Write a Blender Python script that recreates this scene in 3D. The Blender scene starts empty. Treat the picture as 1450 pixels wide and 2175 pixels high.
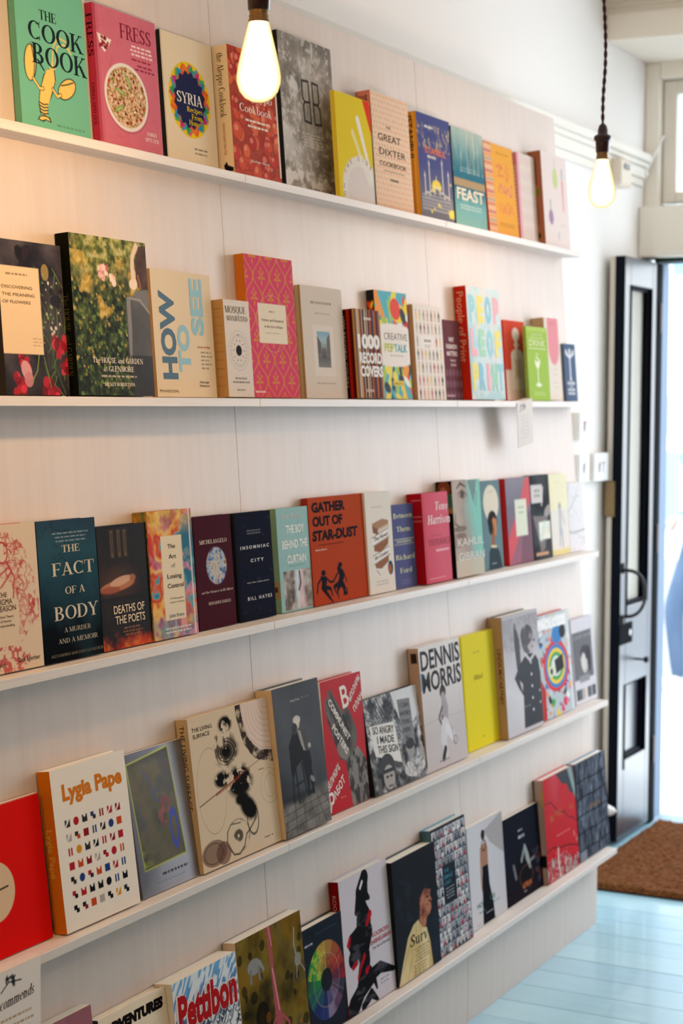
import bpy, bmesh, math, random
import numpy as np
from mathutils import Vector, Matrix
PI = math.pi
scene = bpy.context.scene
# ------------------------------------------------------------------ camera
def make_camera():
    f, yaw, pit, rol, D, H = 3732.085, 0.4791, -0.0620, 0.0060, 1.6272, 1.48
    F = Vector((-math.sin(yaw)*math.cos(pit), math.cos(yaw)*math.cos(pit), math.sin(pit)))
    R = Vector((math.cos(yaw), math.sin(yaw), 0)); U = R.cross(F)
    c, s = math.cos(rol), math.sin(rol)
    R2 = c*R + s*U; U2 = -s*R + c*U
    cd = bpy.data.cameras.new('camera'); cam = bpy.data.objects.new('camera', cd)
    scene.collection.objects.link(cam)
    cam.matrix_world = Matrix(((R2.x, U2.x, -F.x, D), (R2.y, U2.y, -F.y, 0), (R2.z, U2.z, -F.z, H), (0, 0, 0, 1)))
    cd.sensor_fit = 'HORIZONTAL'; cd.sensor_width = 36; cd.lens = f/1450*36
    cd.clip_start = .05; cd.clip_end = 200
    cd.dof.use_dof = True; cd.dof.focus_distance = 2.95; cd.dof.aperture_fstop = 8.0
    scene.camera = cam
make_camera()
# ------------------------------------------------------------------ world, sun, added daylight lamp, exposure
scene.view_settings.view_transform = 'Standard'; scene.view_settings.look = 'None'
scene.view_settings.gamma = 1; scene.view_settings.use_curve_mapping = False
scene.view_settings.exposure = -0.93
wd = bpy.data.worlds.new('world'); scene.world = wd; wd.use_nodes = True
bg = wd.node_tree.nodes['Background']; bg.inputs['Color'].default_value = (.80, .90, 1, 1); bg.inputs['Strength'].default_value = 8.2
def light(name, kind, loc, energy, color, rot=(0, 0, 0), **kw):
    l = bpy.data.lights.new(name, kind); l.energy = energy; l.color = color
    for k, v in kw.items(): setattr(l, k, v)
    o = bpy.data.objects.new(name, l); o.location = loc; o.rotation_euler = rot
    scene.collection.objects.link(o); return o
light('sun', 'SUN', (2, -4, 9), 9.0, (1, .96, .90), (math.radians(14), 0, math.radians(8)), angle=math.radians(1.2))
# added area lamp standing in for daylight at the unseen shop window
light('window_fill', 'AREA', (1.12, 6.30, 1.60), 112, (.86, .90, 1), (math.radians(-90), 0, 0), shape='RECTANGLE', size=.8, size_y=2.1)
# ------------------------------------------------------------------ helpers
def lin(c):
    if isinstance(c, str):
        c = [int(c[i:i+2], 16)/255 for i in (0, 2, 4)]
        return tuple(x/12.92 if x <= .04045 else ((x+.055)/1.055)**2.4 for x in c)
    return tuple(c)
C = scene.collection
def nodes(name):
    m = bpy.data.materials.new(name); m.use_nodes = True
    return m, m.node_tree, m.node_tree.nodes['Principled BSDF']
_mats = {}
def mat(col, rough=.6, metal=0, coat=0, bump=0, scale=40, vary=0, spec=.3):
    key = (col, rough, metal, coat, bump, scale, vary, spec)
    if key in _mats: return _mats[key]
    m, nt, p = nodes('finish_' + (col if isinstance(col, str) else 'x'))
    c = lin(col); p.inputs['Base Color'].default_value = (*c, 1)
    p.inputs['Roughness'].default_value = rough; p.inputs['Metallic'].default_value = metal
    p.inputs['Coat Weight'].default_value = coat; p.inputs['Specular IOR Level'].default_value = spec
    if bump or vary:
        tc = nt.nodes.new('ShaderNodeTexCoord'); n = nt.nodes.new('ShaderNodeTexNoise')
        n.inputs['Scale'].default_value = scale; n.inputs['Detail'].default_value = 5
        nt.links.new(tc.outputs['Object'], n.inputs['Vector'])
        if bump:
            b = nt.nodes.new('ShaderNodeBump'); b.inputs['Strength'].default_value = bump; b.inputs['Distance'].default_value = .002
            nt.links.new(n.outputs['Fac'], b.inputs['Height']); nt.links.new(b.outputs['Normal'], p.inputs['Normal'])
        if vary:
            mx = nt.nodes.new('ShaderNodeMix'); mx.data_type = 'RGBA'
            mx.inputs['A'].default_value = (*[x*(1-vary) for x in c], 1); mx.inputs['B'].default_value = (*[min(1, x*(1+vary)) for x in c], 1)
            nt.links.new(n.outputs['Fac'], mx.inputs['Factor']); nt.links.new(mx.outputs['Result'], p.inputs['Base Color'])
    _mats[key] = m; return m
def grain_mat(name, c0, c1, scale=(60, 60, 1.2), rough=.55, bump=.15, coat=0):
    m, nt, p = nodes(name)
    tc = nt.nodes.new('ShaderNodeTexCoord'); mp = nt.nodes.new('ShaderNodeMapping'); mp.inputs['Scale'].default_value = scale
    n = nt.nodes.new('ShaderNodeTexNoise'); n.inputs['Scale'].default_value = 1; n.inputs['Detail'].default_value = 6; n.inputs['Roughness'].default_value = .6
    cr = nt.nodes.new('ShaderNodeValToRGB'); cr.color_ramp.elements[0].position = .3; cr.color_ramp.elements[1].position = .7
    cr.color_ramp.elements[0].color = (*lin(c0), 1); cr.color_ramp.elements[1].color = (*lin(c1), 1)
    n2 = nt.nodes.new('ShaderNodeTexNoise'); n2.inputs['Scale'].default_value = 3
    mx = nt.nodes.new('ShaderNodeMix'); mx.data_type = 'RGBA'; mx.blend_type = 'MULTIPLY'; mx.inputs['Factor'].default_value = .25
    b = nt.nodes.new('ShaderNodeBump'); b.inputs['Strength'].default_value = bump; b.inputs['Distance'].default_value = .001
    L = nt.links.new
    L(tc.outputs['Object'], mp.inputs['Vector']); L(mp.outputs['Vector'], n.inputs['Vector']); L(tc.outputs['Object'], n2.inputs['Vector'])
    L(n.outputs['Fac'], cr.inputs['Fac']); L(cr.outputs['Color'], mx.inputs['A']); L(n2.outputs['Color'], mx.inputs['B'])
    L(cr.outputs['Color'], p.inputs['Base Color']); L(n.outputs['Fac'], b.inputs['Height']); L(b.outputs['Normal'], p.inputs['Normal'])
    p.inputs['Roughness'].default_value = rough; p.inputs['Coat Weight'].default_value = coat
    return m
def print_mat(name, rough, coat, spec=.5, metal=0):
    m, nt, p = nodes(name); a = nt.nodes.new('ShaderNodeVertexColor'); a.layer_name = 'Col'
    nt.links.new(a.outputs['Color'], p.inputs['Base Color']); p.inputs['Roughness'].default_value = rough
    p.inputs['Coat Weight'].default_value = coat; p.inputs['Coat Roughness'].default_value = .12; p.inputs['Specular IOR Level'].default_value = spec
    p.inputs['Metallic'].default_value = metal
    return m
PM = print_mat('print_matte', .75, 0, .02); PG = print_mat('print_gloss', .5, 0, .03); PX = print_mat('print_metallic', .38, .0, .5, .75)
def link(name, me, parent=None):
    o = bpy.data.objects.new(name, me); C.objects.link(o)
    if parent: o.parent = parent
    return o
def obj(name, bm, m, parent=None, smooth=False):
    me = bpy.data.meshes.new(name)
    if smooth:
        for f in bm.faces: f.smooth = True
    bm.to_mesh(me); bm.free(); me.materials.append(m)
    return link(name, me, parent)
def tag(o, label=None, cat=None, group=None, kind=None):
    for k, v in (('label', label), ('category', cat), ('group', group), ('kind', kind)):
        if v: o[k] = v
    return o
def empty(name, loc=(0, 0, 0), rot=(0, 0, 0), **kw):
    o = bpy.data.objects.new(name, None); C.objects.link(o); o.location = loc; o.rotation_euler = rot
    o.empty_display_size = .05
    return tag(o, **kw)
def box(bm, x0, x1, y0, y1, z0, z1, bev=0):
    vs = [bm.verts.new((x, y, z)) for x in (x0, x1) for y in (y0, y1) for z in (z0, z1)]
    F = [(0, 1, 3, 2), (4, 6, 7, 5), (0, 4, 5, 1), (2, 3, 7, 6), (0, 2, 6, 4), (1, 5, 7, 3)]
    fs = [bm.faces.new([vs[i] for i in f]) for f in F]
    if bev:
        es = list({e for f in fs for e in f.edges})
        bmesh.ops.bevel(bm, geom=es, offset=bev, segments=1, affect='EDGES', profile=.5)
def bx(*a, bev=0):
    bm = bmesh.new(); box(bm, *a, bev=bev); return bm
def lathe(prof, seg=24, loc=(0, 0, 0)):
    bm = bmesh.new(); rings = []
    for r, z in prof:
        if r < 1e-6: rings.append([bm.verts.new((loc[0], loc[1], loc[2]+z))])
        else: rings.append([bm.verts.new((loc[0]+r*math.cos(2*PI*i/seg), loc[1]+r*math.sin(2*PI*i/seg), loc[2]+z)) for i in range(seg)])
    for a, b in zip(rings, rings[1:]):
        for i in range(seg):
            j = (i+1) % seg
            if len(a) == 1 and len(b) > 1: bm.faces.new((a[0], b[i], b[j]))
            elif len(b) == 1 and len(a) > 1: bm.faces.new((a[i], b[0], a[j]))
            elif len(a) > 1: bm.faces.new((a[i], b[i], b[j], a[j]))
    bmesh.ops.recalc_face_normals(bm, faces=bm.faces)
    return bm
def tube(pts, r, seg=8, bm=None):
    bm = bm or bmesh.new(); pts = [Vector(p) for p in pts]; rings = []
    n = None
    for i, p in enumerate(pts):
        t = (pts[min(i+1, len(pts)-1)]-pts[max(i-1, 0)]).normalized()
        if n is None: n = t.orthogonal().normalized()
        n = (n - t*n.dot(t)).normalized(); b = t.cross(n)
        rr = r[i] if isinstance(r, (list, tuple)) else r
        rings.append([bm.verts.new(p+rr*(math.cos(2*PI*k/seg)*n+math.sin(2*PI*k/seg)*b)) for k in range(seg)])
    for a, b in zip(rings, rings[1:]):
        for k in range(seg): bm.faces.new((a[k], a[(k+1) % seg], b[(k+1) % seg], b[k]))
    bm.faces.new(rings[0][::-1]); bm.faces.new(rings[-1])
    return bm
# ------------------------------------------------------------------ shared dimensions
S = .0791; ZS = {1: 1.908, 2: 1.4876, 3: 1.0665, 4: .6446, 5: .2238}; Z5 = ZS[5]; SW = .0581; ST = .0155
SEAM = [1.027, 1.953, 2.8776, 3.8026, 4.7305]
def PX_(z): return -S*(z-Z5)
WALL = -.30; TOP = 2.285
# ------------------------------------------------------------------ materials of the place
M_wall = mat('FAF7F3', .85, bump=.12, scale=25); M_panel = grain_mat('whitewashed_plywood', 'D8C8BD', 'DED0C6', (38, 38, .8), .5, .06)
M_shelf = grain_mat('limed_shelf_wood', 'DACFC6', 'EAE1DA', (60, 1.4, 60), .5, .2)
M_trim = mat('EFE9DE', .45); M_cream = mat('FAF5EA', .55); M_ceil = mat('F0ECE4', .9)
M_navy = mat('0A1830', .28, bump=.05, scale=9, spec=1.0)
M_navy.node_tree.nodes['Principled BSDF'].inputs['IOR'].default_value = 2.3; M_navyshade = mat('030A16', .6, spec=.1); M_dark = mat('0C1013', .5)  # darker, duller copy of the door navy for faces turned from the light
M_glass = None
def glass_mat():
    m, nt, p = nodes('clear_pane'); p.inputs['Base Color'].default_value = (.95, .98, 1, 1); p.inputs['Roughness'].default_value = 0
    p.inputs['Transmission Weight'].default_value = 1; p.inputs['IOR'].default_value = 1.03; return m
M_glass = glass_mat()
def struct(name, bm, m): return tag(obj(name, bm, m), kind='structure')
# ------------------------------------------------------------------ shell
XR = 4.0; YB = -2.6; YF = 6.0; ZC = 2.80
struct('wall_left', bx(WALL-.12, WALL, YB, YF+.13, -.02, ZC+.3), M_wall)
struct('wall_right', bx(XR, XR+.12, YB, YF, -.02, ZC+.3), mat('7A6452', .85))
struct('wall_back', bx(WALL, XR, YB-.12, YB, -.02, ZC+.3), mat('6A5340', .85))
struct('ceiling', bx(WALL, XR, YB, YF+.13, ZC, ZC+.12), M_ceil)
fl = tag(obj('floor', bx(WALL, XR, YB, YF+.1, -.06, -.0205), mat('86AABA', .8)), kind='structure')
M_plank = []
for i in range(4):
    M_plank.append(grain_mat('pale_blue_floor_paint', ('9DC6D6', '98C2D4', 'A3CCDA', '9AC4D3')[i], ('AAD1DF', 'A6CDDD', 'B0D6E2', 'A8CFDC')[i], (1.6, 40, 40), .32, .25, .3))
random.seed(4)
pm = {}
y = 4.895; k0 = int((y-YB)/.1275); y0 = y-k0*.1275; i = 0
while y0 < YF-.01:
    y1 = min(y0+.1275, YF+.08)
    me = bpy.data.meshes.new('plank')
    bm = bx(WALL+.002, XR-.002, 0, y1-y0-.0014, -.02, 0, bev=.0006); bm.to_mesh(me); bm.free(); me.materials.append(M_plank[i % 4])
    o = link('plank', me, fl); o.location = (0, y0, random.uniform(-.0006, 0)); y0 = y1; i += 1
# front wall with doorway, fanlight and shop window
FX0, FX1 = -.245, .60
fw = bmesh.new()
box(fw, FX1+.05, .72, YF, YF+.13, 0, 2.67); box(fw, 2.1, XR, YF, YF+.13, 0, ZC); box(fw, .72, 2.1, YF, YF+.13, 0, .45)
box(fw, WALL, 2.1, YF, YF+.13, 2.67, ZC)
struct('wall_front', fw, M_wall)
struct('trim_1', bx(WALL, XR, 5.565, YF, 2.665, ZC, bev=.004), mat('F4EADC', .8))          # bulkhead over the front
bm = bmesh.new()
for z0, z1, d in ((2.752, 2.766, .012), (2.766, 2.785, .022), (2.785, 2.8, .04)): box(bm, WALL+.001, XR, 5.565-d, 5.566, z0, z1)
struct('trim_2', bm, mat('DCD1BE', .7))
# picture rail on the left wall
bm = bmesh.new()
for z0, z1, d in ((2.235, 2.262, .010), (2.262, 2.30, .018), (2.30, 2.318, .026), (2.318, 2.345, .036)):
    box(bm, WALL-.001, WALL+d, 3.2, 5.955, z0, z1, bev=.002)
struct('trim_3', bm, mat('F1ECE2', .5))
# lintel between doorway and fanlight
struct('trim_4', bx(WALL+.001, FX1+.05, 5.93, YF+.1, 1.992, 2.165, bev=.003), M_cream)
bm = bmesh.new(); box(bm, FX0-.012, FX1+.02, 5.99, YF+.10, 1.9765, 1.992); struct('trim_5', bm, mat('1D3A33', .5))
# fixed jamb of the doorway (outer reveal)
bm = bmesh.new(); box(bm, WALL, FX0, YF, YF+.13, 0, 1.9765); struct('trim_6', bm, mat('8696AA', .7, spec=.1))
bm = bmesh.new(); box(bm, FX1, FX1+.05, YF-.01, YF+.13, 0, 1.992); struct('trim_7', bm, M_trim)
# fanlight
wf = tag(obj('window_1', bx(-.30, -.247, 5.985, 6.09, 2.166, 2.665, bev=.003), M_cream), kind='structure')
bm = bmesh.new(); box(bm, -.247, .65, 5.985, 6.09, 2.61, 2.665); box(bm, .60, .65, 5.985, 6.09, 2.166, 2.61); obj('outer_frame', bm, M_cream, wf)
bm = bmesh.new(); box(bm, -.244, -.196, 6.02, 6.065, 2.183, 2.606, bev=.003); box(bm, .55, .598, 6.02, 6.065, 2.183, 2.606, bev=.003)
box(bm, -.196, .55, 6.02, 6.065, 2.56, 2.606, bev=.003); box(bm, -.196, .55, 6.02, 6.065, 2.183, 2.222, bev=.003)
obj('sash', bm, mat('ECE6DB', .45), wf)
obj('pane', bx(-.197, .551, 6.040, 6.044, 2.22, 2.562), M_glass, wf)
obj('sash_gap', bx(-.244, .598, 6.01, 6.05, 2.166, 2.176), mat('3C6A5C', .6), wf)
st = empty('fanlight_stay', (-.27, 5.97, 2.19), label='thin white fanlight stay slanting up to the sash above the door', cat='window stay')
obj('rod', tube([(-.012, -.02, .10), (.012, .01, .165), (.034, .035, .225)], [.006, .006, .004]), mat('FBFAF6', .4), st)
obj('knob', lathe([(0, 0), (.010, .003), (.013, .012), (.010, .02), (0, .024)], 12, (-.014, -.022, .078)), mat('FBFAF6', .4), st)
# shop window right of the door (out of the frame, lights the room)
sw = tag(obj('window_2', bx(.72, 2.1, 5.99, 6.12, .45, .52), M_trim), kind='structure')
bm = bmesh.new(); box(bm, .72, .77, 5.99, 6.12, .52, 2.665); box(bm, 2.05, 2.1, 5.99, 6.12, .52, 2.665); box(bm, .77, 2.05, 5.99, 6.12, 2.62, 2.665); obj('frame', bm, M_trim, sw)
# ------------------------------------------------------------------ display wall: leaning boards, kick boards, top board
for a, b in zip(SEAM, SEAM[1:]):
    bm = bmesh.new(); th = .018
    vs = []
    for x, z in ((0, Z5), (PX_(TOP), TOP), (PX_(TOP)-th, TOP), (-th, Z5)):
        vs.append([bm.verts.new((x, yy, z)) for yy in (a+.0008, b-.0008)])
    for i in range(4):
        j = (i+1) % 4; bm.faces.new((vs[i][0], vs[j][0], vs[j][1], vs[i][1]))
    bm.faces.new([v[0] for v in vs][::-1]); bm.faces.new([v[1] for v in vs])
    bmesh.ops.recalc_face_normals(bm, faces=bm.faces)
    lab = ('whitewashed plywood display board left of the picture, out of view', 'whitewashed plywood display board behind the lobster cookbook, left of the first joint',
           'whitewashed plywood display board between the two thin vertical joints', 'whitewashed plywood display board at the far end by the light switches')[SEAM.index(a)]
    e = empty('display_board', (0, a, 0), label=lab, cat='wall panel', group='leaning boards of the book display')
    o = obj('panel', bm, M_panel, e); o.location = (0, -a, 0)
    o = obj('kick_board', bx(-.018, 0, .0008, b-a-.0008, 0, Z5-.016), M_panel, e)
    if a == SEAM[-2]:
        bm = bmesh.new(); q = [(-.018, 0), (-.018, Z5), (PX_(TOP)-.018, TOP-.002), (WALL+.002, TOP-.002), (WALL+.002, 0)]
        va = [bm.verts.new((x, b-a-.02, z)) for x, z in q]; vb = [bm.verts.new((x, b-a-.002, z)) for x, z in q]
        bm.faces.new(va); bm.faces.new(vb[::-1])
        for i in range(5): bm.faces.new((va[i], vb[i], vb[(i+1) % 5], va[(i+1) % 5]))
        bmesh.ops.recalc_face_normals(bm, faces=bm.faces); obj('end_panel', bm, M_wall, e)
shelfname = {1: 'top', 2: 'second', 3: 'third', 4: 'fourth', 5: 'lowest'}
for n, z in ZS.items():
    x0 = PX_(z); x1 = x0+SW
    for a, b in zip(SEAM, SEAM[1:]):
        bm = bx(x0+.0005 if n < 5 else -.018, x1, a+.0006, b-.0006, z-ST, z, bev=.0008)
        where = ('length left of the picture', 'left length before the first joint', 'middle length between the joints', 'far length ending by the door')[SEAM.index(a)]
        o = obj('shelf_board', bm, M_shelf); tag(o, f'narrow whitewashed wooden book shelf, {shelfname[n]} row, {where}', 'shelf', f'narrow picture shelves')
# ------------------------------------------------------------------ door leaf, open against the left wall
d = tag(empty('door_1', (-.232, 5.98, .012)), kind='structure')
Wd, Hd, Td = .385, 1.958, .034
def leaf():       # local: y from -Wd (free edge) to 0 (hinge), x from -Td to 0 (face to the room)
    bm = bmesh.new()
    st = .062
    box(bm, -Td, 0, -Wd, -Wd+st, 0, Hd, bev=.002); box(bm, -Td, 0, -.085, 0, 0, Hd, bev=.002)
    for z0, z1 in ((0, .265), (.525, .79), (1.865, Hd)): box(bm, -Td, 0, -Wd+st, -.085, z0, z1, bev=.002)
    return bm
obj('stiles_and_rails', leaf(), M_navy, d)
obj('lower_panel', bx(-.034, -.027, -Wd+.07, -.09, .27, .52, bev=.003), M_navy, d)
obj('edge_strip', bx(-Td-.018, -Td, -Wd-.001, -.002, 0, Hd), mat('DCD3C4', .6), d)
bm = bmesh.new()
for z0, z1 in ((.265, .525), (.79, 1.865)):
    for ya, yb, za, zb in ((-Wd+.062, -Wd+.072, z0, z1), (-.095, -.085, z0, z1), (-Wd+.072, -.095, z0, z0+.012), (-Wd+.072, -.095, z1-.012, z1)):
        box(bm, -.030, -.014, ya, yb, za, zb, bev=.003)
obj('bead_moulding', bm, M_navyshade, d)
bm = bmesh.new()
for z0, z1 in ((.265, .525), (.79, 1.865)): box(bm, -.033, -.001, -.0865, -.0848, z0, z1); box(bm, .0, .004, -Wd+.058, -Wd+.064, z0-.03, z1, bev=.001)
obj('reveal_shade', bm, M_navyshade, d)  # thin dark strips put in for the shade along the panel reveals
obj('pane', bx(-.033, -.030, -Wd+.07, -.09, .80, 1.855), M_glass, d)
obj('edge_face', bx(-Td, 0, -Wd-.0015, -Wd, .001, Hd-.001), M_navyshade, d)
# handle, hasp, key
pts = []
for i in range(15):
    t = -PI/2+PI*i/14; pts.append((.006+.062*math.cos(t)**.7 if math.cos(t) > 0 else .006, -Wd+.03+.03*math.cos(t), .838+.078*math.sin(t)))
h = obj('pull_handle', tube(pts, .006, 10), mat('0B0B0D', .3, coat=.4), d)
bm = bmesh.new(); box(bm, 0, .006, -Wd+.012, -Wd+.045, .905, .94, bev=.002); box(bm, 0, .006, -Wd+.012, -Wd+.045, .735, .765, bev=.002); obj('handle_plate', bm, mat('0B0B0D', .3), h)
hs = obj('hasp', bx(0, .004, -Wd-.012, -Wd+.125, .665, .735, bev=.0015), mat('0A0E16', .8, spec=.05), d)
obj('hasp_hole', lathe([(0, 0), (.011, 0), (.011, .0015), (0, .0015)], 16), mat('E8EEF4', .5), hs)
bpy.data.objects[hs.children[0].name].rotation_euler = (0, PI/2, 0); hs.children[0].location = (.0041, -Wd+.098, .70)
kb = lathe([(.004, 0), (.004, .03), (.011, .034), (.011, .046), (0, .05)], 14); ko = obj('key_knob', kb, mat('1A1F26', .3, metal=.6), d); ko.rotation_euler = (0, PI/2, 0); ko.location = (0, -.215, .60)
obj('lock_keep', bx(-.058, -.022, -Wd-.008, -Wd+.03, 1.095, 1.215, bev=.002), mat('8B7350', .4, metal=.5, vary=.3, scale=60), d)
obj('hinge_gap_shade', bx(-Td, .004, -.034, .016, -.008, Hd), mat('05080D', .7, spec=.05), d)  # black strip standing in for the shaded gap beside the hinges
hb = bmesh.new()
for zz in (.2, .95, 1.72): box(hb, -.01, .009, -.016, .004, zz, zz+.1, bev=.003)
obj('hinge', hb, mat('4B3E33', .5), d)
# white wall-mounted door stop
ds = empty('door_stop', (WALL, 5.50, .14), label='small white conical door stop on the wall beside the door foot', cat='door stop')
o = obj('cone', lathe([(0, 0), (.034, 0), (.036, .012), (.028, .045), (.012, .088), (.004, .096), (0, .097)], 18), mat('FBFBFA', .35), ds, True); o.rotation_euler = (0, PI/2, 0)
o = obj('back_plate', lathe([(0, 0), (.04, 0), (.04, .005), (0, .005)], 18), mat('F4F2EE', .5), ds); o.rotation_euler = (0, PI/2, 0)
# baseboard behind the display and by the door
struct('baseboard_left', bx(WALL, WALL+.016, 4.74, 5.99, 0, .15, bev=.003), M_trim)
# ------------------------------------------------------------------ light switches, sensor
def switch(y0, y1, z0, z1, n, lab, red=False):
    e = empty('light_switch', (WALL, (y0+y1)/2, (z0+z1)/2), label=lab, cat='light switch', group='white switch plates by the display end')
    w = (y1-y0)/2; h = (z1-z0)/2
    obj('back_box', bx(.0, .024, -w+.002, w-.002, -h+.002, h-.002, bev=.002), mat('EDE6DC', .5), e)
    obj('plate', bx(.024, .031, -w, w, -h, h, bev=.002), mat('F4F4F6', .35), e)
    for i in range(n):
        yy = (i-(n-1)/2)*.034
        r = obj('rocker', bx(.031, .038, yy-.009, yy+.009, -.014, .014, bev=.002), mat('FFFFFF', .3), e); r.rotation_euler = (0, .08, 0)
        obj('rocker_shadow_gap', bx(.0305, .0318, yy-.011, yy+.011, -.016, .016), mat('A9A5A2' if not red else 'B0505A', .6), e)
switch(5.283, 5.373, 1.366, 1.455, 1, 'topmost white switch plate with a small red mark, under the second shelf end', True)
switch(5.285, 5.375, 1.232, 1.322, 1, 'white switch plate with one rocker, left of the double one')
switch(5.425, 5.565, 1.230, 1.322, 2, 'white double switch plate nearest the open door')
e = empty('motion_sensor', (WALL, 5.62, 2.245), label='small boxy white motion sensor on the wall rail, behind the far bulb', cat='sensor')
obj('housing', bx(0, .05, -.035, .085, -.045, .045, bev=.008), mat('E9DCCB', .5), e); obj('lens', bx(.05, .0535, .0, .05, .012, .03, bev=.001), mat('6E6B70', .3), e)
# ------------------------------------------------------------------ coir doormat
bm = bmesh.new(); rng = np.random.RandomState(3); N = 90
cor = [(-.205, 5.05), (.80, 5.07), (.74, 5.80), (-.205, 5.965)]
P = [[None]*(N+1) for _ in range(N+1)]
for i in range(N+1):
    for j in range(N+1):
        u, v = i/N, j/N
        x = (1-u)*(1-v)*cor[0][0]+u*(1-v)*cor[1][0]+u*v*cor[2][0]+(1-u)*v*cor[3][0]
        yy = (1-u)*(1-v)*cor[0][1]+u*(1-v)*cor[1][1]+u*v*cor[2][1]+(1-u)*v*cor[3][1]
        ed = i in (0, N) or j in (0, N)
        P[i][j] = bm.verts.new((x, yy, .006 if ed else .017+rng.rand()*.006))
for i in range(N):
    for j in range(N): bm.faces.new((P[i][j], P[i+1][j], P[i+1][j+1], P[i][j+1]))
mt = empty('doormat', (0, 0, 0), label='brown coir doormat on the pale blue floor inside the door', cat='doormat')
mm, nt, p = nodes('coir'); tc = nt.nodes.new('ShaderNodeTexCoord'); n = nt.nodes.new('ShaderNodeTexNoise'); n.inputs['Scale'].default_value = 170; n.inputs['Detail'].default_value = 4
cr = nt.nodes.new('ShaderNodeValToRGB'); cr.color_ramp.elements[0].color = (*lin('45240F'), 1); cr.color_ramp.elements[1].color = (*lin('8C582E'), 1); cr.color_ramp.elements[0].position = .35; cr.color_ramp.elements[1].position = .7
nt.links.new(tc.outputs['Object'], n.inputs['Vector']); nt.links.new(n.outputs['Fac'], cr.inputs['Fac']); nt.links.new(cr.outputs['Color'], p.inputs['Base Color']); p.inputs['Roughness'].default_value = .95
p.inputs['Specular IOR Level'].default_value = .15
obj('coir_pile', bm, mm, mt)
bm = bmesh.new(); lo = [bm.verts.new((x, y_, .0005)) for x, y_ in cor]; hi = [bm.verts.new((x, y_, .0055)) for x, y_ in cor]
bm.faces.new(lo[::-1]); bm.faces.new(hi)
for i in range(4): bm.faces.new((lo[i], lo[(i+1) % 4], hi[(i+1) % 4], hi[i]))
obj('rubber_backing', bm, mat('14100E', .8), mt)
# ------------------------------------------------------------------ pendant lamps
def bulb_mat():
    m = bpy.data.materials.new('glowing_bulb'); m.use_nodes = True; nt = m.node_tree; nt.nodes.clear()
    out = nt.nodes.new('ShaderNodeOutputMaterial'); em = nt.nodes.new('ShaderNodeEmission'); g = nt.nodes.new('ShaderNodeTexCoord'); sx = nt.nodes.new('ShaderNodeSeparateXYZ')
    cr = nt.nodes.new('ShaderNodeValToRGB'); cr.color_ramp.elements[0].position = .0; cr.color_ramp.elements[1].position = .72
    lw = nt.nodes.new('ShaderNodeLayerWeight'); lw.inputs['Blend'].default_value = .45
    cr.color_ramp.elements[0].color = (1, .80, .45, 1); cr.color_ramp.elements[1].color = (1, .70, .27, 1)
    mr = nt.nodes.new('ShaderNodeMapRange'); mr.inputs['From Min'].default_value = .18; mr.inputs['From Max'].default_value = .80; mr.inputs['To Min'].default_value = 6.5; mr.inputs['To Max'].default_value = 1.55
    L = nt.links.new; L(lw.outputs['Facing'], cr.inputs['Fac']); L(lw.outputs['Facing'], mr.inputs['Value']); L(cr.outputs['Color'], em.inputs['Color']); L(mr.outputs['Result'], em.inputs['Strength']); L(em.outputs['Emission'], out.inputs['Surface'])
    return m
M_bulb = bulb_mat(); M_cord = mat('3A1418', .7); M_cap = mat('2E120F', .35, coat=.3); M_brass = mat('8A6A45', .35, metal=.7)
def pendant(x, y, zb, lab, power):
    e = empty('pendant_lamp', (x, y, zb), label=lab, cat='pendant lamp', group='bare filament bulbs on twisted cords')
    prof = [(0, 0), (.010, .001), (.020, .006), (.0275, .015), (.0315, .027), (.032, .036), (.030, .050), (.0255, .070), (.020, .092), (.0165, .106), (.0145, .113)]
    obj('bulb', lathe(prof, 32), M_bulb, e, True)
    obj('screw_cap', lathe([(.0148, .112), (.015, .116), (.0135, .118), (.0145, .121), (.013, .124), (.014, .127), (.0135, .130)], 24), M_brass, e, True)
    obj('lamp_holder', lathe([(.0125, .128), (.0155, .130), (.0165, .150), (.017, .156), (.0205, .158), (.021, .166), (.0165, .170), (.012, .172), (.0118, .182), (.009, .192), (.004, .197), (0, .197)], 24), M_cap, e, True)
    bm = bmesh.new(); top = ZC-zb-.02; n = 150
    for ph in (0, PI):
        pts = []
        for i in range(n):
            z = .192+(top-.192)*i/(n-1); a = z*150+ph; wob = .0035*math.sin(z*16+x*9)*min(1, (z-.19)*8)
            pts.append((.0022*math.cos(a)+wob, .0022*math.sin(a)+wob*.6, z))
        tube(pts, .0024, 6, bm)
    obj('twisted_cord', bm, M_cord, e, True)
    obj('ceiling_rose', lathe([(0, top-.004), (.016, top-.003), (.04, top+.01), (.045, top+.02), (0, top+.02)], 24), M_cap, e, True)
    l = light('bulb_light', 'POINT', (0, 0, .045), power, (1, .60, .27), shadow_soft_size=.03); l.parent = e
    l.location = (0, 0, -.045); l.data.shadow_soft_size = .03
pendant(.347, 2.20, 1.908, 'large bright bare bulb pendant hanging near, over the cookbooks', 15)
pendant(.237, 4.00, 1.944, 'smaller bare bulb pendant hanging by the door, long twisted cord visible', 4)
pendant(.40, .42, 1.94, 'bare bulb pendant above the near end of the display, left of the picture', 44)
pendant(1.7, 4.7, 2.1, 'unseen bare bulb pendant added right of the picture to light the front wall', 9)  # added lamp out of view, brightens lintel, front wall and floor
pendant(1.6, 1.0, 2.15, 'unseen bare bulb pendant added above the picture to warm the display wall', 24)  # extra lamp out of view, added as warm fill for the display wall
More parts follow.
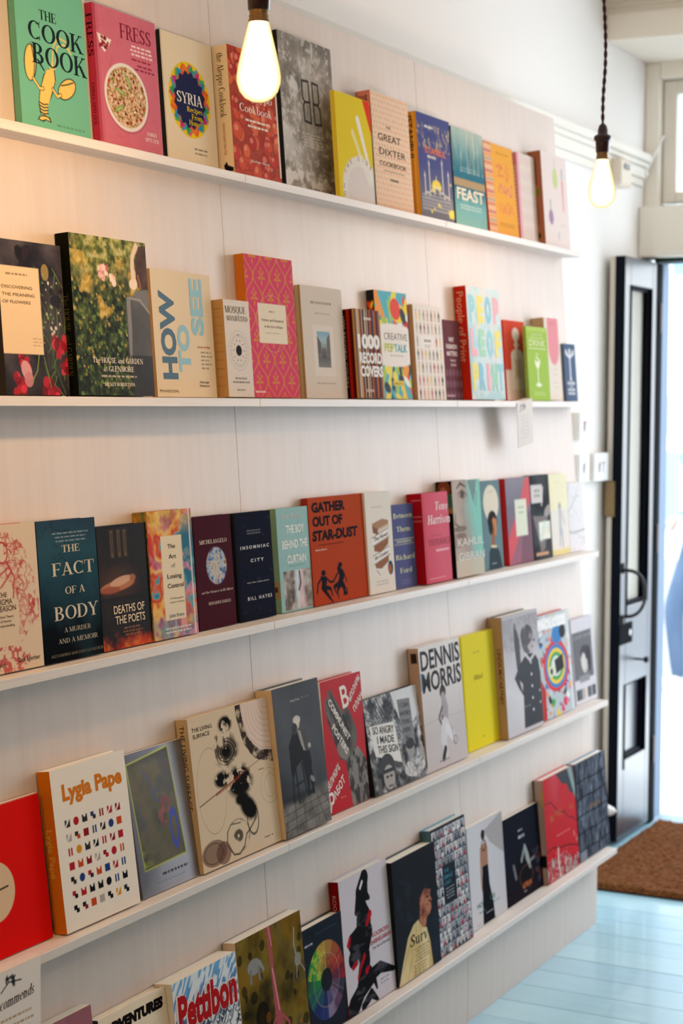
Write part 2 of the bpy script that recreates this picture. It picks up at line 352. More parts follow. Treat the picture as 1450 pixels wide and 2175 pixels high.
# ------------------------------------------------------------------ outside
M_pave = mat('D9DCDD', .8, vary=.08, scale=3)
sl = tag(obj('ground', bx(-16, 12, 6.13, 60, -.4, -.16), mat('8A8F94', .9)), kind='structure')
struct('trim_8', bx(-.30, .70, 6.0, 6.13, -.06, .0, bev=.002), mat('9FB4C2', .5))     # threshold
pv = tag(empty('pavement', (0, 0, 0)), kind='structure')
for i in range(9):
    for j in range(4):
        xa = -4.4+i*.7; ya = 6.135+j*.70
        obj('paving_slab', bx(xa+.004, xa+.696, ya+.004, ya+.696, -.155, -.03-.004*((i+j) % 2), bev=.003), M_pave, pv)
struct('kerb', bx(-16, 12, 8.94, 9.09, -.158, -.03, bev=.01), mat('8E959B', .8))
b = empty('building', (-4, 18, -.16), label='sunlit white rendered building across the street with grey windows', cat='building')
obj('facade', bx(-10, 14, 0, 5, 0, 9, bev=.01), mat('E9E7E2', .9), b)
for (x0, x1, z0, z1, c) in ((-.30, .28, 1.35, 1.74, 'A7B0B4'), (-.30, .27, .36, 1.16, '98A6B8'), (.17, 1.0, 3.0, 3.12, '86B4DA'), (1.5, 2.3, 1.2, 3.0, '8797A5'), (-2.2, -1.4, 1.2, 3.0, '8797A5'), (1.5, 2.3, 4.2, 6.0, '8797A5'), (-.3, .4, 4.2, 6.0, '93A4B4')):
    w_ = obj('window', bx(x0, x1, -.04, 0, z0, z1, bev=.005), mat(c, .25), b)
    obj('window_bar', bx((x0+x1)/2-.02, (x0+x1)/2+.02, -.055, -.03, z0, z1), mat('F3F2EE', .6), w_)
# ------------------------------------------------------------------ lettering
TK, TN, SE = .165, .055, .045
def _r(x0, x1, y0, y1): return [(x0, y0), (x1, y0), (x1, y1), (x0, y1)]
def s_st(x, y0=0, y1=1, s='bt', w=TK):
    L = [_r(x-w/2, x+w/2, y0, y1)]
    if 'b' in s: L.append(_r(x-w/2-.09, x+w/2+.09, y0, y0+SE))
    if 't' in s: L.append(_r(x-w/2-.09, x+w/2+.09, y1-SE, y1))
    if 'l' in s: L.append(_r(x-w/2-.11, x, y1-SE, y1))
    return L
def s_ln(x0, y0, x1, y1, w): return [[(x0-w/2, y0), (x0+w/2, y0), (x1+w/2, y1), (x1-w/2, y1)]]
def s_hb(x0, x1, y, h=TN): return [_r(x0, x1, max(y-h/2, 0) if y > .01 else 0, (y+h/2) if y < .99 else 1) if .01 < y < .99 else _r(x0, x1, 0 if y < .5 else 1-h, h if y < .5 else 1)]
def s_ar(cx, cy, rx, ry, a0, a1, w=TK, t=TN):
    L = []; n = max(6, int(abs(a1-a0)/15)); rx2, ry2 = rx-w, ry-t
    for i in range(n):
        a, b = [math.radians(a0+(a1-a0)*k/n) for k in (i, i+1)]
        L.append([(cx+rx*math.cos(a), cy+ry*math.sin(a)), (cx+rx*math.cos(b), cy+ry*math.sin(b)), (cx+rx2*math.cos(b), cy+ry2*math.sin(b)), (cx+rx2*math.cos(a), cy+ry2*math.sin(a))])
    return L
def s_tk(x, y0, y1, w=.04): return [_r(x-w/2, x+w/2, y0, y1)]
K = .13; k_ = dict(w=K, t=.045)
def _pb(): return s_st(.14)+s_ar(.3, .735, .33, .265, -90, 90)+s_hb(.14, .32, 1)+s_hb(.14, .32, .495)
GL = {
 'A': (.78, s_ln(.09, 0, .37, 1, .06)+s_ln(.36, 1, .66, 0, TK)+s_hb(.2, .55, .31)+s_hb(-.02, .2, 0)+s_hb(.5, .82, 0)),
 'B': (.74, s_st(.14)+s_ar(.3, .755, .3, .245, -90, 90)+s_ar(.32, .265, .35, .265, -90, 90)+s_hb(.14, .32, 1)+s_hb(.14, .32, .52)+s_hb(.14, .34, 0)),
 'C': (.80, s_ar(.42, .5, .4, .5, 48, 312)+s_tk(.7, .68, 1)+s_tk(.7, 0, .24)), 'D': (.82, s_st(.14)+s_ar(.3, .5, .47, .5, -90, 90)+s_hb(.14, .32, 1)+s_hb(.14, .32, 0)),
 'E': (.68, s_st(.14)+s_hb(.14, .6, 1)+s_hb(.14, .48, .52)+s_hb(.14, .63, 0)+s_tk(.59, .76, 1)+s_tk(.62, 0, .27)+s_tk(.47, .42, .62)),
 'F': (.64, s_st(.14)+s_hb(.14, .6, 1)+s_hb(.14, .48, .5)+s_tk(.59, .74, 1)+s_tk(.47, .4, .6)),
 'G': (.86, s_ar(.42, .5, .4, .5, 48, 320)+s_tk(.7, .68, 1)+s_st(.7, 0, .42, 't')), 'H': (.84, s_st(.14)+s_st(.68)+s_hb(.14, .68, .5)),
 'I': (.30, s_st(.14)), 'J': (.44, s_st(.3, .15, 1, 't')+s_ar(.18, .16, .2, .2, 180, 360)), 'K': (.80, s_st(.14)+s_ln(.2, .38, .62, 1, .06)+s_ln(.36, .56, .68, 0, TK)+s_hb(.5, .74, 1)+s_hb(.52, .84, 0)),
 'L': (.64, s_st(.14)+s_hb(.14, .6, 0)+s_tk(.59, 0, .3)), 'M': (1.0, s_st(.1, w=.06)+s_ln(.14, 1, .47, 0, TK)+s_ln(.47, 0, .82, 1, .06)+s_st(.84)),
 'N': (.84, s_st(.1, w=.06)+s_ln(.12, 1, .68, 0, TK)+s_st(.7, w=.06)), 'O': (.86, s_ar(.42, .5, .42, .5, 0, 360)), 'P': (.68, _pb()),
 'Q': (.86, s_ar(.42, .5, .42, .5, 0, 360)+s_ln(.45, .08, .72, -.2, .14)), 'R': (.78, _pb()+s_ln(.38, .5, .66, 0, TK)+s_hb(.56, .8, 0)),
 'S': (.64, s_ar(.31, .745, .27, .255, 25, 235)+s_ar(.3, .265, .3, .265, -155, 55)+s_ln(.13, .66, .47, .36, .2)+s_tk(.54, .68, .98)+s_tk(.05, .03, .3)),
 'T': (.72, s_st(.35)+s_hb(0, .7, 1)+s_tk(.02, .72, 1)+s_tk(.68, .72, 1)), 'U': (.84, s_st(.14, .3, 1, 't')+s_ar(.4, .32, .34, .32, 180, 360, TK, TN)+s_st(.71, .3, 1, 't', .06)),
 'V': (.76, s_ln(.1, 1, .38, 0, TK)+s_ln(.38, 0, .68, 1, .06)+s_hb(-.03, .25, 1)+s_hb(.55, .8, 1)), 'W': (1.08, s_ln(.1, 1, .32, 0, TK)+s_ln(.32, 0, .54, 1, .06)+s_ln(.54, 1, .74, 0, TK)+s_ln(.74, 0, 1.0, 1, .06)+s_hb(-.03, .25, 1)+s_hb(.88, 1.1, 1)),
 'X': (.74, s_ln(.1, 1, .62, 0, TK)+s_ln(.1, 0, .6, 1, .06)), 'Y': (.72, s_ln(.08, 1, .36, .45, TK)+s_ln(.36, .45, .64, 1, .06)+s_st(.36, 0, .47, 'b')+s_hb(-.04, .22, 1)+s_hb(.52, .76, 1)),
 'Z': (.66, s_ln(.12, 0, .54, 1, TK)+s_hb(.04, .6, 1)+s_hb(.04, .62, 0)),
 'a': (.55, s_st(.4, 0, .45, '', K)+s_ar(.24, .19, .22, .19, 0, 360, K, .05)+s_ar(.26, .44, .205, .22, 0, 150, K, .05)+s_hb(.4, .54, 0, .05)), 'b': (.62, s_st(.13, 0, 1, 'l', K)+s_ar(.31, .33, .28, .33, -150, 150, **k_)),
 'c': (.50, s_ar(.28, .33, .27, .33, 50, 310, **k_)), 'd': (.62, s_ar(.29, .33, .27, .33, 30, 330, **k_)+s_st(.48, 0, 1, 'l', K)+s_hb(.48, .62, 0, .04)),
 'e': (.54, s_ar(.28, .33, .27, .33, 0, 310, **k_)+s_hb(.1, .53, .36, .05)), 'f': (.36, s_st(.16, 0, .82, 'b', K)+s_ar(.33, .78, .235, .22, 60, 180, K, .05)+s_hb(0, .36, .62, .05)),
 'g': (.56, s_ar(.26, .42, .22, .24, 0, 360, K, .05)+s_ar(.28, -.1, .28, .17, 0, 360, .1, .05)), 'h': (.64, s_st(.13, 0, 1, 'lb', K)+s_ar(.31, .42, .22, .24, 0, 170, K, .06)+s_st(.465, 0, .42, 'b', K)),
 'i': (.28, s_st(.13, 0, .66, 'lb', K)+s_ar(.13, .88, .08, .09, 0, 360, .079, .089)), 'k': (.62, s_st(.13, 0, 1, 'lb', K)+s_ln(.2, .25, .46, .66, .05)+s_ln(.28, .4, .52, 0, K)), 'l': (.28, s_st(.13, 0, 1, 'lb', K)),
 'm': (.96, s_st(.13, 0, .66, 'lb', K)+s_ar(.31, .42, .22, .24, 0, 170, K, .06)+s_st(.465, 0, .42, 'b', K)+s_ar(.64, .42, .22, .24, 0, 170, K, .06)+s_st(.795, 0, .42, 'b', K)),
 'n': (.64, s_st(.13, 0, .66, 'lb', K)+s_ar(.31, .42, .22, .24, 0, 170, K, .06)+s_st(.465, 0, .42, 'b', K)), 'o': (.58, s_ar(.28, .33, .28, .33, 0, 360, **k_)),
 'p': (.62, s_st(.13, -.3, .66, 'lb', K)+s_ar(.31, .33, .28, .33, -150, 150, **k_)), 'r': (.44, s_st(.13, 0, .66, 'lb', K)+s_ar(.33, .45, .2, .21, 30, 160, K, .06)),
 's': (.43, s_ar(.21, .5, .18, .16, 20, 250, .1, .05)+s_ar(.2, .16, .19, .16, -160, 70, .1, .05)+s_ln(.1, .42, .32, .22, .14)), 't': (.38, s_st(.18, .12, .85, '', K)+s_hb(.02, .36, .64, .05)+s_ar(.3, .14, .185, .14, 180, 310, K, .05)),
 'u': (.64, s_st(.13, .2, .66, 'l', K)+s_ar(.3, .22, .235, .22, 180, 340, K, .06)+s_st(.47, 0, .66, 'l', K)+s_hb(.47, .62, 0, .04)), 'v': (.56, s_ln(.08, .66, .28, 0, K)+s_ln(.28, 0, .48, .66, .05)),
 'w': (.82, s_ln(.08, .66, .24, 0, K)+s_ln(.24, 0, .4, .66, .05)+s_ln(.4, .66, .56, 0, K)+s_ln(.56, 0, .74, .66, .05)), 'x': (.54, s_ln(.08, .66, .44, 0, K)+s_ln(.08, 0, .44, .66, .05)),
 'y': (.56, s_ln(.08, .66, .28, 0, K)+s_ln(.12, -.3, .48, .66, .05)), 'z': (.5, s_ln(.08, 0, .4, .66, K)+s_hb(.02, .44, .64, .05)+s_hb(.04, .46, 0, .05)), '-': (.36, s_hb(.05, .32, .32, .06)),
 "'": (.2, s_tk(.1, .75, 1, .08)), '.': (.22, s_tk(.1, 0, .12, .12))}
def serif_geom(s):
    V, Fc = [], []; x = 0
    for ch in s:
        if ch == ' ': x += .34; continue
        adv, polys = GL.get(ch) or GL.get(ch.upper()) or (.3, [])
        for p in polys:
            b = len(V); V += [(px+x, py) for px, py in p]; Fc.append(tuple(range(b, b+len(p))))
        x += adv+.05
    return np.array(V, float).reshape(-1, 2), Fc
_tc = {}
def sans_geom(s, bold=0, res=3):
    key = (s, bold, res)
    if key in _tc: return _tc[key]
    cu = bpy.data.curves.new('t', 'FONT'); cu.body = s; cu.size = 1; cu.offset = bold; cu.resolution_u = res; cu.fill_mode = 'FRONT'
    o = bpy.data.objects.new('t', cu); me = bpy.data.meshes.new_from_object(o)
    v = np.zeros(len(me.vertices)*3); me.vertices.foreach_get('co', v); v = v.reshape(-1, 3)[:, :2]/.727
    fc = [tuple(p.vertices) for p in me.polygons]
    bpy.data.objects.remove(o); bpy.data.curves.remove(cu); bpy.data.meshes.remove(me)
    _tc[key] = (v, fc); return _tc[key]
# ------------------------------------------------------------------ printed artwork
_rng = np.random.RandomState(11)
def vnoise(x, y, seed):
    r = np.random.RandomState(seed); g = r.rand(64, 64)
    xi = np.floor(x).astype(int); yi = np.floor(y).astype(int); fx = x-xi; fy = y-yi; fx = fx*fx*(3-2*fx); fy = fy*fy*(3-2*fy)
    xi %= 64; yi %= 64; x1 = (xi+1) % 64; y1 = (yi+1) % 64
    return (g[yi, xi]*(1-fx)+g[yi, x1]*fx)*(1-fy)+(g[y1, xi]*(1-fx)+g[y1, x1]*fx)*fy
class Art:
    """flat print on a cover: colours on a fine grid, u to the right, v downwards, both 0..1"""
    def __init__(s, W, H, cell, base='FFFFFF', k=1):
        s.W, s.H = W, H; s.nx = max(2, int(W/cell[0])); s.nz = max(2, int(H/cell[1]))
        s.k = k; u = np.linspace(0, 1, s.nx+1); v = np.linspace(0, 1/k, s.nz+1); s.u, s.v = np.meshgrid(u, v)
        s.cell = (W/s.nx+H/s.nz)/2; s.c = np.empty(s.u.shape+(3,)); s.c[:] = lin(base); s.texts = []
    def fb(s, sc, seed=1, oc=4, ax=1, ay=1):
        n = 0; a = .5; t = 0
        for i in range(oc):
            n = n+a*vnoise(s.u*s.W*sc*ax*2**i+7.3*i, s.v*s.H*sc*ay*2**i+3.1*i, seed+i); t += a; a *= .55
        return n/t
    def put(s, m, col, al=1):
        m = (np.clip(m, 0, 1)*al)[..., None]
        col = col if isinstance(col, np.ndarray) else np.array(lin(col))
        s.c = s.c*(1-m)+col*m; return s
    def sd(s, d): return np.clip(.5-d/s.cell, 0, 1)
    def rect(s, u0, v0, u1, v1, col, al=1):
        d = np.maximum(np.maximum(u0-s.u, s.u-u1)*s.W, np.maximum(v0-s.v, s.v-v1)*s.H); return s.put(s.sd(d), col, al)
    def emask(s, u0, v0, ru, rv, rot=0):
        x = (s.u-u0)*s.W; y = (s.v-v0)*s.H; c, q = math.cos(rot), math.sin(rot); x, y = x*c+y*q, -x*q+y*c
        a, b = ru*s.W, rv*s.H; r = np.sqrt((x/a)**2+(y/b)**2)+1e-9; return s.sd((r-1)*min(a, b))
    def ell(s, u0, v0, ru, rv, col, al=1, rot=0): return s.put(s.emask(u0, v0, ru, rv, rot), col, al)
    def ring(s, u0, v0, ru, rv, w, col, al=1):
        x = (s.u-u0)*s.W; y = (s.v-v0)*s.H; a, b = ru*s.W, rv*s.H; r = np.sqrt((x/a)**2+(y/b)**2)
        return s.put(s.sd(np.abs((r-1)*min(a, b))-w*s.W/2), col, al)
    def pmask(s, P):
        x = s.u*s.W; y = s.v*s.H; ins = np.zeros(x.shape, bool); dd = np.full(x.shape, 9.)
        Q = [(a*s.W, b*s.H) for a, b in P]
        for (x0, y0), (x1, y1) in zip(Q, Q[1:]+Q[:1]):
            dx, dy = x1-x0, y1-y0; t = np.clip(((x-x0)*dx+(y-y0)*dy)/(dx*dx+dy*dy+1e-12), 0, 1)
            dd = np.minimum(dd, np.hypot(x-x0-t*dx, y-y0-t*dy))
            if y0 != y1: ins ^= ((y0 > y) != (y1 > y)) & (x < dx*(y-y0)/dy+x0)
        return s.sd(np.where(ins, -dd, dd))
    def poly(s, P, col, al=1): return s.put(s.pmask(P), col, al)
    def line(s, P, w, col, al=1):
        x = s.u*s.W; y = s.v*s.H; dd = np.full(x.shape, 9.)
        for i, ((a0, b0), (a1, b1)) in enumerate(zip(P, P[1:])):
            x0, y0, x1, y1 = a0*s.W, b0*s.H, a1*s.W, b1*s.H; dx, dy = x1-x0, y1-y0
            t = np.clip(((x-x0)*dx+(y-y0)*dy)/(dx*dx+dy*dy+1e-12), 0, 1)
            ww = w if not isinstance(w, (list, tuple)) else w[i]+(w[i+1]-w[i])*t
            dd = np.minimum(dd, np.hypot(x-x0-t*dx, y-y0-t*dy)-ww*s.W/2)
        return s.put(s.sd(dd), col, al)
    def blot(s, n, cols, r=(.02, .05), box=(0, 0, 1, 1), seed=1, al=1, asp=1):
        g = np.random.RandomState(seed)
        for i in range(n):
            q = g.uniform(*r); s.ell(g.uniform(box[0], box[2]), g.uniform(box[1], box[3]), q, q*s.W/s.H*g.uniform(.7, 1.3)*asp, cols[g.randint(len(cols))], al, g.uniform(0, 3))
        return s
    def ramp(s, t, cols):
        t = np.clip(t, 0, .9999)*(len(cols)-1); i = t.astype(int); f = (t-i)[..., None]; cc = np.array([lin(c) for c in cols])
        return cc[i]*(1-f)+cc[i+1]*f
    def photo(s, cols, sc=30, seed=1, oc=5, m=None, al=1, ax=1, ay=1, con=1.6):
        n = np.clip((s.fb(sc, seed, oc, ax, ay)-.5)*con+.5, 0, 1); return s.put(np.ones(n.shape) if m is None else m, s.ramp(n, cols), al)
    def t(s, txt, u, v, h, col='111111', w=None, f='sans', al='c', bold=0, sh=0, rot=0, gap=0, res=3, face=0):
        """lettering: (u, v) anchor on the baseline, h capital height, w total width (both as fractions of cover height / width)"""
        if gap: txt = (' ' * gap).join(txt)
        V, Fc = serif_geom(txt) if f == 'serif' else sans_geom(txt, bold*.5, res)
        if not len(V): return s
        x0, x1 = V[:, 0].min(), V[:, 0].max(); kz = h*s.H; kx = kz if w is None else w*s.W/(x1-x0)
        X = (V[:, 0]-x0-({'l': 0, 'c': .5, 'r': 1}[al])*(x1-x0))*kx; Z = V[:, 1]*kz; X = X+sh*Z
        c, q = math.cos(rot), math.sin(rot)
        s.texts.append((X*c-Z*q+(u-.5)*s.W, X*q+Z*c+(1-v*s.k)*s.H, Fc, lin(col))); return s
    def greek(s, u, v, w, n, col, lh=.02, th=.007, seed=1, al='c', a=1):
        """body copy too small to read in the photograph"""
        g = np.random.RandomState(seed)
        for i in range(n):
            ww = w*g.uniform(.7, 1); x = {'c': u-ww/2, 'l': u, 'r': u-ww}[al]; e = x+ww
            while x < e-.01:
                l = min(g.uniform(.03, .09), e-x); s.rect(x, v+i*lh, x+l, v+i*lh+th, col, a); x += l+.018
        return s
def grid_mesh(name, V3, nx, nz, cols, m, parent):
    me = bpy.data.meshes.new(name); n = (nx+1)*(nz+1)
    i = np.arange(nz)[:, None]*(nx+1)+np.arange(nx)[None, :]
    F = np.stack([i, i+nx+1, i+nx+2, i+1], -1).reshape(-1, 4)
    me.vertices.add(n); me.vertices.foreach_set('co', V3.reshape(-1).astype(np.float32))
    me.loops.add(F.size); me.loops.foreach_set('vertex_index', F.reshape(-1).astype(np.int32))
    me.polygons.add(len(F)); me.polygons.foreach_set('loop_start', (np.arange(len(F))*4).astype(np.int32))
    me.update(calc_edges=True)
    a = me.color_attributes.new('Col', 'FLOAT_COLOR', 'POINT'); q = np.ones((n, 4), np.float32); q[:, :3] = cols.reshape(-1, 3); a.data.foreach_set('color', q.reshape(-1))
    me.materials.append(m); return link(name, me, parent)
def art_to(A, parent, m, name='printed_cover', x=.0003, txname='title_lettering', curve=0):
    Y = (A.u-.5)*A.W; Z = (1-A.v*A.k)*A.H
    o = grid_mesh(name, np.stack([np.full(Y.shape, x), Y, Z], -1), A.nx, A.nz, np.clip(A.c, 0, 1), m, parent)
    if A.texts:
        V, F, Cc = [], [], []; b = 0
        for k, (X, Zt, Fc, col) in enumerate(A.texts):
            V.append(np.stack([np.full(len(X), x+.00035+.00002*k), X, Zt], -1)); F += [tuple(i+b for i in f) for f in Fc]; Cc.append(np.tile((*col, 1), (len(X), 1))); b += len(X)
        me = bpy.data.meshes.new(txname); me.from_pydata(np.concatenate(V).tolist(), [], F)
        a = me.color_attributes.new('Col', 'FLOAT_COLOR', 'POINT'); a.data.foreach_set('color', np.concatenate(Cc).astype(np.float32).reshape(-1)); me.materials.append(m)
        link(txname, me, parent)
    return o
DATA = {}
for row in """cookbook 1 2.2608 2.4463 0.0139 0.2599 0.0805 0.012;fress 1 2.4712 2.662 0.0157 0.2428 0.0801 0.014;syria 1 2.6863 2.861 0.0098 0.2398 0.0803 0.008;aleppo 1 2.878 3.0585 0.0349 0.2442 0.0811 0.033;bb 1 3.119 3.3489 0.0119 0.3212 0.0802 0.01;plate 1 3.2825 3.4474 0.0479 0.2228 0.0766 0.01;dixter 1 3.4817 3.6733 0.0352 0.2547 0.0819 0.033;istanbul 1 3.7365 3.9248 0.0258 0.248 0.0803 0.024;feast 1 3.9699 4.1667 0.0109 0.2495 0.0807 0.009;zest 1 4.1705 4.3695 0.0161 0.2419 0.1062 0.008;stripe 1 4.3789 4.5057 0.018 0.2372 0.0812 0.016;spoon 1 4.5072 4.7004 0.0379 0.2553 0.0808 0.036;flowers 2 2.1671 2.3302 0.0198 0.2419 0.0803 0.018;house 2 2.3437 2.5659 0.0279 0.265 0.0807 0.026;howto 2 2.5992 2.7981 0.0119 0.2258 0.0807 0.01;mosque 2 2.8146 2.9079 0.0279 0.1823 0.0814 0.026;pink 2 2.9109 3.1012 0.0219 0.2755 0.0807 0.02;wish 2 3.1395 3.3203 0.0158 0.2308 0.0805 0.014;records 2 3.341 3.4641 0.0329 0.191 0.0817 0.031;pep 2 3.4687 3.6336 0.0207 0.2401 0.084 0.018;people 2 3.678 3.8371 0.0139 0.2198 0.081 0.012;fashion 2 3.8461 3.9479 0.01 0.1924 0.0815 0.008;print 2 3.9494 4.1623 0.0329 0.2774 0.0808 0.031;bottle 2 4.2306 4.3764 0.0109 0.2087 0.0812 0.009;drink 2 4.2883 4.4408 0.0489 0.1947 0.0761 0.009;tongue 2 4.4569 4.5693 0.0369 0.2229 0.0814 0.035;navy 2 4.6763 4.7688 0.0079 0.1622 0.0817 0.006;enigma 3 2.0698 2.1987 0.0317 0.2243 0.0804 0.03;fact 3 2.201 2.3569 0.0319 0.2231 0.0809 0.03;deaths 3 2.3647 2.5099 0.0279 0.2058 0.0811 0.026;losing 3 2.5113 2.6527 0.0299 0.2227 0.081 0.028;michel 3 2.673 2.8018 0.0199 0.2054 0.0812 0.018;insomniac 3 2.8141 2.9518 0.0199 0.2046 0.0812 0.018;boy 3 2.9812 3.1096 0.0159 0.205 0.081 0.014;gather 3 3.111 3.3546 0.0185 0.22 0.0882 0.015;lovers 3 3.356 3.4819 0.0219 0.2202 0.0812 0.02;between 3 3.4927 3.6019 0.0179 0.1871 0.0816 0.016;tony 3 3.6091 3.7536 0.038 0.2069 0.0817 0.036;gibran 3 3.7719 3.9396 0.0419 0.2287 0.0812 0.04;circle 3 3.9943 4.1152 0.0199 0.2213 0.0811 0.018;redpurple 3 4.155 4.3223 0.0199 0.2224 0.0811 0.018;gun 3 4.3281 4.4621 0.0199 0.2242 0.0811 0.018;pale 3 4.481 4.6182 0.0139 0.2225 0.0808 0.012;marble 3 4.6201 4.7444 0.0139 0.192 0.0812 0.012;red 4 2.0261 2.1841 0.0239 0.2268 0.1251 0.012;lygia 4 2.2001 2.4033 0.0393 0.2558 0.1337 0.024;metal 4 2.4205 2.5993 0.033 0.2432 0.1679 0.01;living 4 2.6008 2.88 0.0405 0.2746 0.134 0.024;penn 4 2.8815 3.0657 0.0498 0.286 0.1227 0.036;communist 4 3.1005 3.28 0.0276 0.2701 0.0944 0.022;angry 4 3.2942 3.5604 0.0343 0.2048 0.1618 0.016;dennis 4 3.5619 3.7885 0.0338 0.2835 0.1016 0.026;yellow 4 3.8262 4.0261 0.0178 0.2776 0.0874 0.014;linda 4 4.0276 4.2684 0.0401 0.3036 0.0814 0.038;paolozzi 4 4.3086 4.5457 0.0268 0.2754 0.0984 0.02;cahun 4 4.5791 4.757 0.0177 0.2375 0.0966 0.012;mauve 5 2.0939 2.2686 0.0385 0.2904 0.131 0.022;adventures 5 2.2847 2.4794 0.0425 0.2583 0.1533 0.022;pettibon 5 2.4808 2.6903 0.0461 0.2601 0.1128 0.036;giraffe 5 2.7071 2.9508 0.0375 0.2691 0.113 0.027;colour 5 2.9524 3.1219 0.0278 0.2237 0.085 0.025;khoorosh 5 3.1234 3.3439 0.0296 0.2806 0.101 0.022;surv 5 3.3454 3.5659 0.036 0.2692 0.081 0.034;female 5 3.5674 3.7589 0.0316 0.2904 0.0969 0.025;dress 5 3.7919 4.0091 0.0161 0.2472 0.0816 0.014;painting 5 4.0175 4.2616 0.0158 0.2186 0.0988 0.01;redcloud 5 4.2631 4.4985 0.0289 0.2738 0.0807 0.027;grey 5 4.5103 4.7575 0.0279 0.2711 0.0807 0.026""".split(';'):
    q = row.split(); DATA[q[0]] = [int(q[1])]+[float(x) for x in q[2:]]
M_page = grain_mat('page_edges', 'E9E2D3', 'F4EFE4', (900, 3, 3), .8, .05)
def spine_text(A, txt, col, h=.5, w=.5, v0=.06, f='sans', bold=0):
    pass
ROW = {1: 'top', 2: 'second', 3: 'third', 4: 'fourth', 5: 'lowest'}
def book(key, label, cover='FFFFFF', spine=None, back=None, paint=None, gloss=PM, hard=True, cell=1.0, spaint=None, up=0):
    sh, Yl, Yr, d, H, a, T = DATA[key]; W = Yr-Yl; z = ZS[sh]; x0 = PX_(z)+d
    e = empty('book', (x0, (Yl+Yr)/2, z+T*math.sin(a)+.0004+up), (0, -a, 0), label=label, cat='book', group=f'books facing out on the {ROW[sh]} shelf')
    tb = .0026 if hard else .0005; spine = spine or cover; back = back or spine
    ins = .003 if hard else .0003
    cm = mat(cover, .5); 
    fr = obj('front_cover', bx(-tb, 0, -W/2, W/2, 0, H, bev=.0004 if hard else 0), cm, e)
    obj('back_cover', bx(-T, -T+tb, -W/2, W/2, 0, H, bev=.0004 if hard else 0), mat(back, .5), e)
    sp = obj('spine', bx(-T+.0001, -.0001, -W/2-.0001, -W/2+tb, .0001, H-.0001), mat(spine, .5), e)
    obj('page_block', bx(-T+tb, -tb, -W/2+tb, W/2-ins, ins*.7, H-ins), M_page, e)
    cell = cell*max(.8, Yl/2.25)
    if paint:
        A = Art(W, H, (.00175*cell, .00135*cell), cover, .955 if sh == 1 else 1); paint(A); art_to(A, fr, gloss)
    if spaint:
        A = Art(T-.0004, H, (.0012*max(1, Yl/2.6), .0014*max(1, Yl/2.6)), spine); spaint(A)
        o = art_to(A, sp, gloss, 'printed_spine', 0, 'spine_lettering')
        for c in sp.children: c.rotation_euler = (0, 0, -PI/2); c.location = (-T/2, -W/2-.0004, 0)
    return e
# ------------------------------------------------------------------ the books, shelf by shelf
def vt(A, txt, v0, ln_, hu, col, f='sans', bold=0, u=None):
    A.t(txt, (u if u is not None else .5)-hu/2, v0, hu*A.W/A.H, col, w=ln_*A.H/A.W if ln_ else None, f=f, al='l', bold=bold, rot=-PI/2)
def sp(txt, col, v0=.06, ln_=None, hu=.5, f='sans', bold=0, extra=None):
    def g(A):
        if extra: extra(A)
        if txt: vt(A, txt, v0, ln_, hu, col, f, bold)
    return g
# --- top shelf
def p(A):
    K1 = '1B2A33'; Y = 'F0CF74'
    A.t('THE', .46, .30, .062, K1, .24, 'serif')
    A.t('COOK', .57, .445, .115, K1, .80, 'serif', rot=-.02); A.t('BOOK', .60, .60, .125, K1, .80, 'serif', rot=-.02)
    for q in (([(.47, .62), (.52, .45), (.60, .385), (.72, .40), (.76, .46)]), ([(.52, .60), (.57, .45), (.68, .42), (.78, .47)])): A.line(q, .014, Y)
    def o(f, *a, **k):
        pass
    body = [(.40, .62), (.50, .60), (.51, .68), (.44, .78), (.38, .86), (.36, .92), (.28, .92), (.26, .85), (.29, .76), (.36, .66)]
    A.poly([(x+(.012 if x > .38 else -.012), y+(.005 if y > .75 else -.005)) for x, y in body], K1); A.poly(body, Y)
    for y_ in (.855, .875, .895, .915): A.line([(.26, y_-.01), (.32, y_), (.38, y_-.008)], .012, K1)
    A.poly([(.25, .935), (.32, .925), (.40, .93), (.42, .965), (.34, .955), (.30, .97), (.22, .96)], K1); A.poly([(.27, .938), (.32, .932), (.38, .936), (.40, .955), (.33, .948), (.29, .96), (.24, .955)], Y)
    for (cx, cy, rx, ry, ro) in ((.17, .60, .075, .115, .12), (.68, .715, .14, .055, -.55)):
        A.ell(cx, cy, rx+.014, ry+.008, K1, 1, ro); A.ell(cx, cy, rx, ry, Y, 1, ro)
    A.line([(.2, .48), (.23, .60), (.21, .68)], .012, K1); A.line([(.60, .70), (.70, .68), (.78, .66)], .012, K1)
    A.line([(.20, .70), (.28, .755), (.33, .75)], .04, K1); A.line([(.20, .70), (.28, .755), (.33, .75)], .026, Y)
    A.line([(.47, .74), (.53, .78), (.58, .765)], .04, K1); A.line([(.47, .74), (.53, .78), (.58, .765)], .026, Y)
    for dx in (-.03, 0, .03): A.line([(.46, .64), (.50+dx*2, .56)], .012, Y)
    for dx in (-.04, -.02): A.line([(.36, .63), (.31+dx, .57)], .014, K1)
    A.greek(.70, .965, .5, 1, '5FA08A', th=.014)
book('cookbook', 'turquoise cookbook with a yellow lobster drawing, leftmost on the top shelf', '74BFA4', '6DB398', paint=p, hard=False, cell=.8)
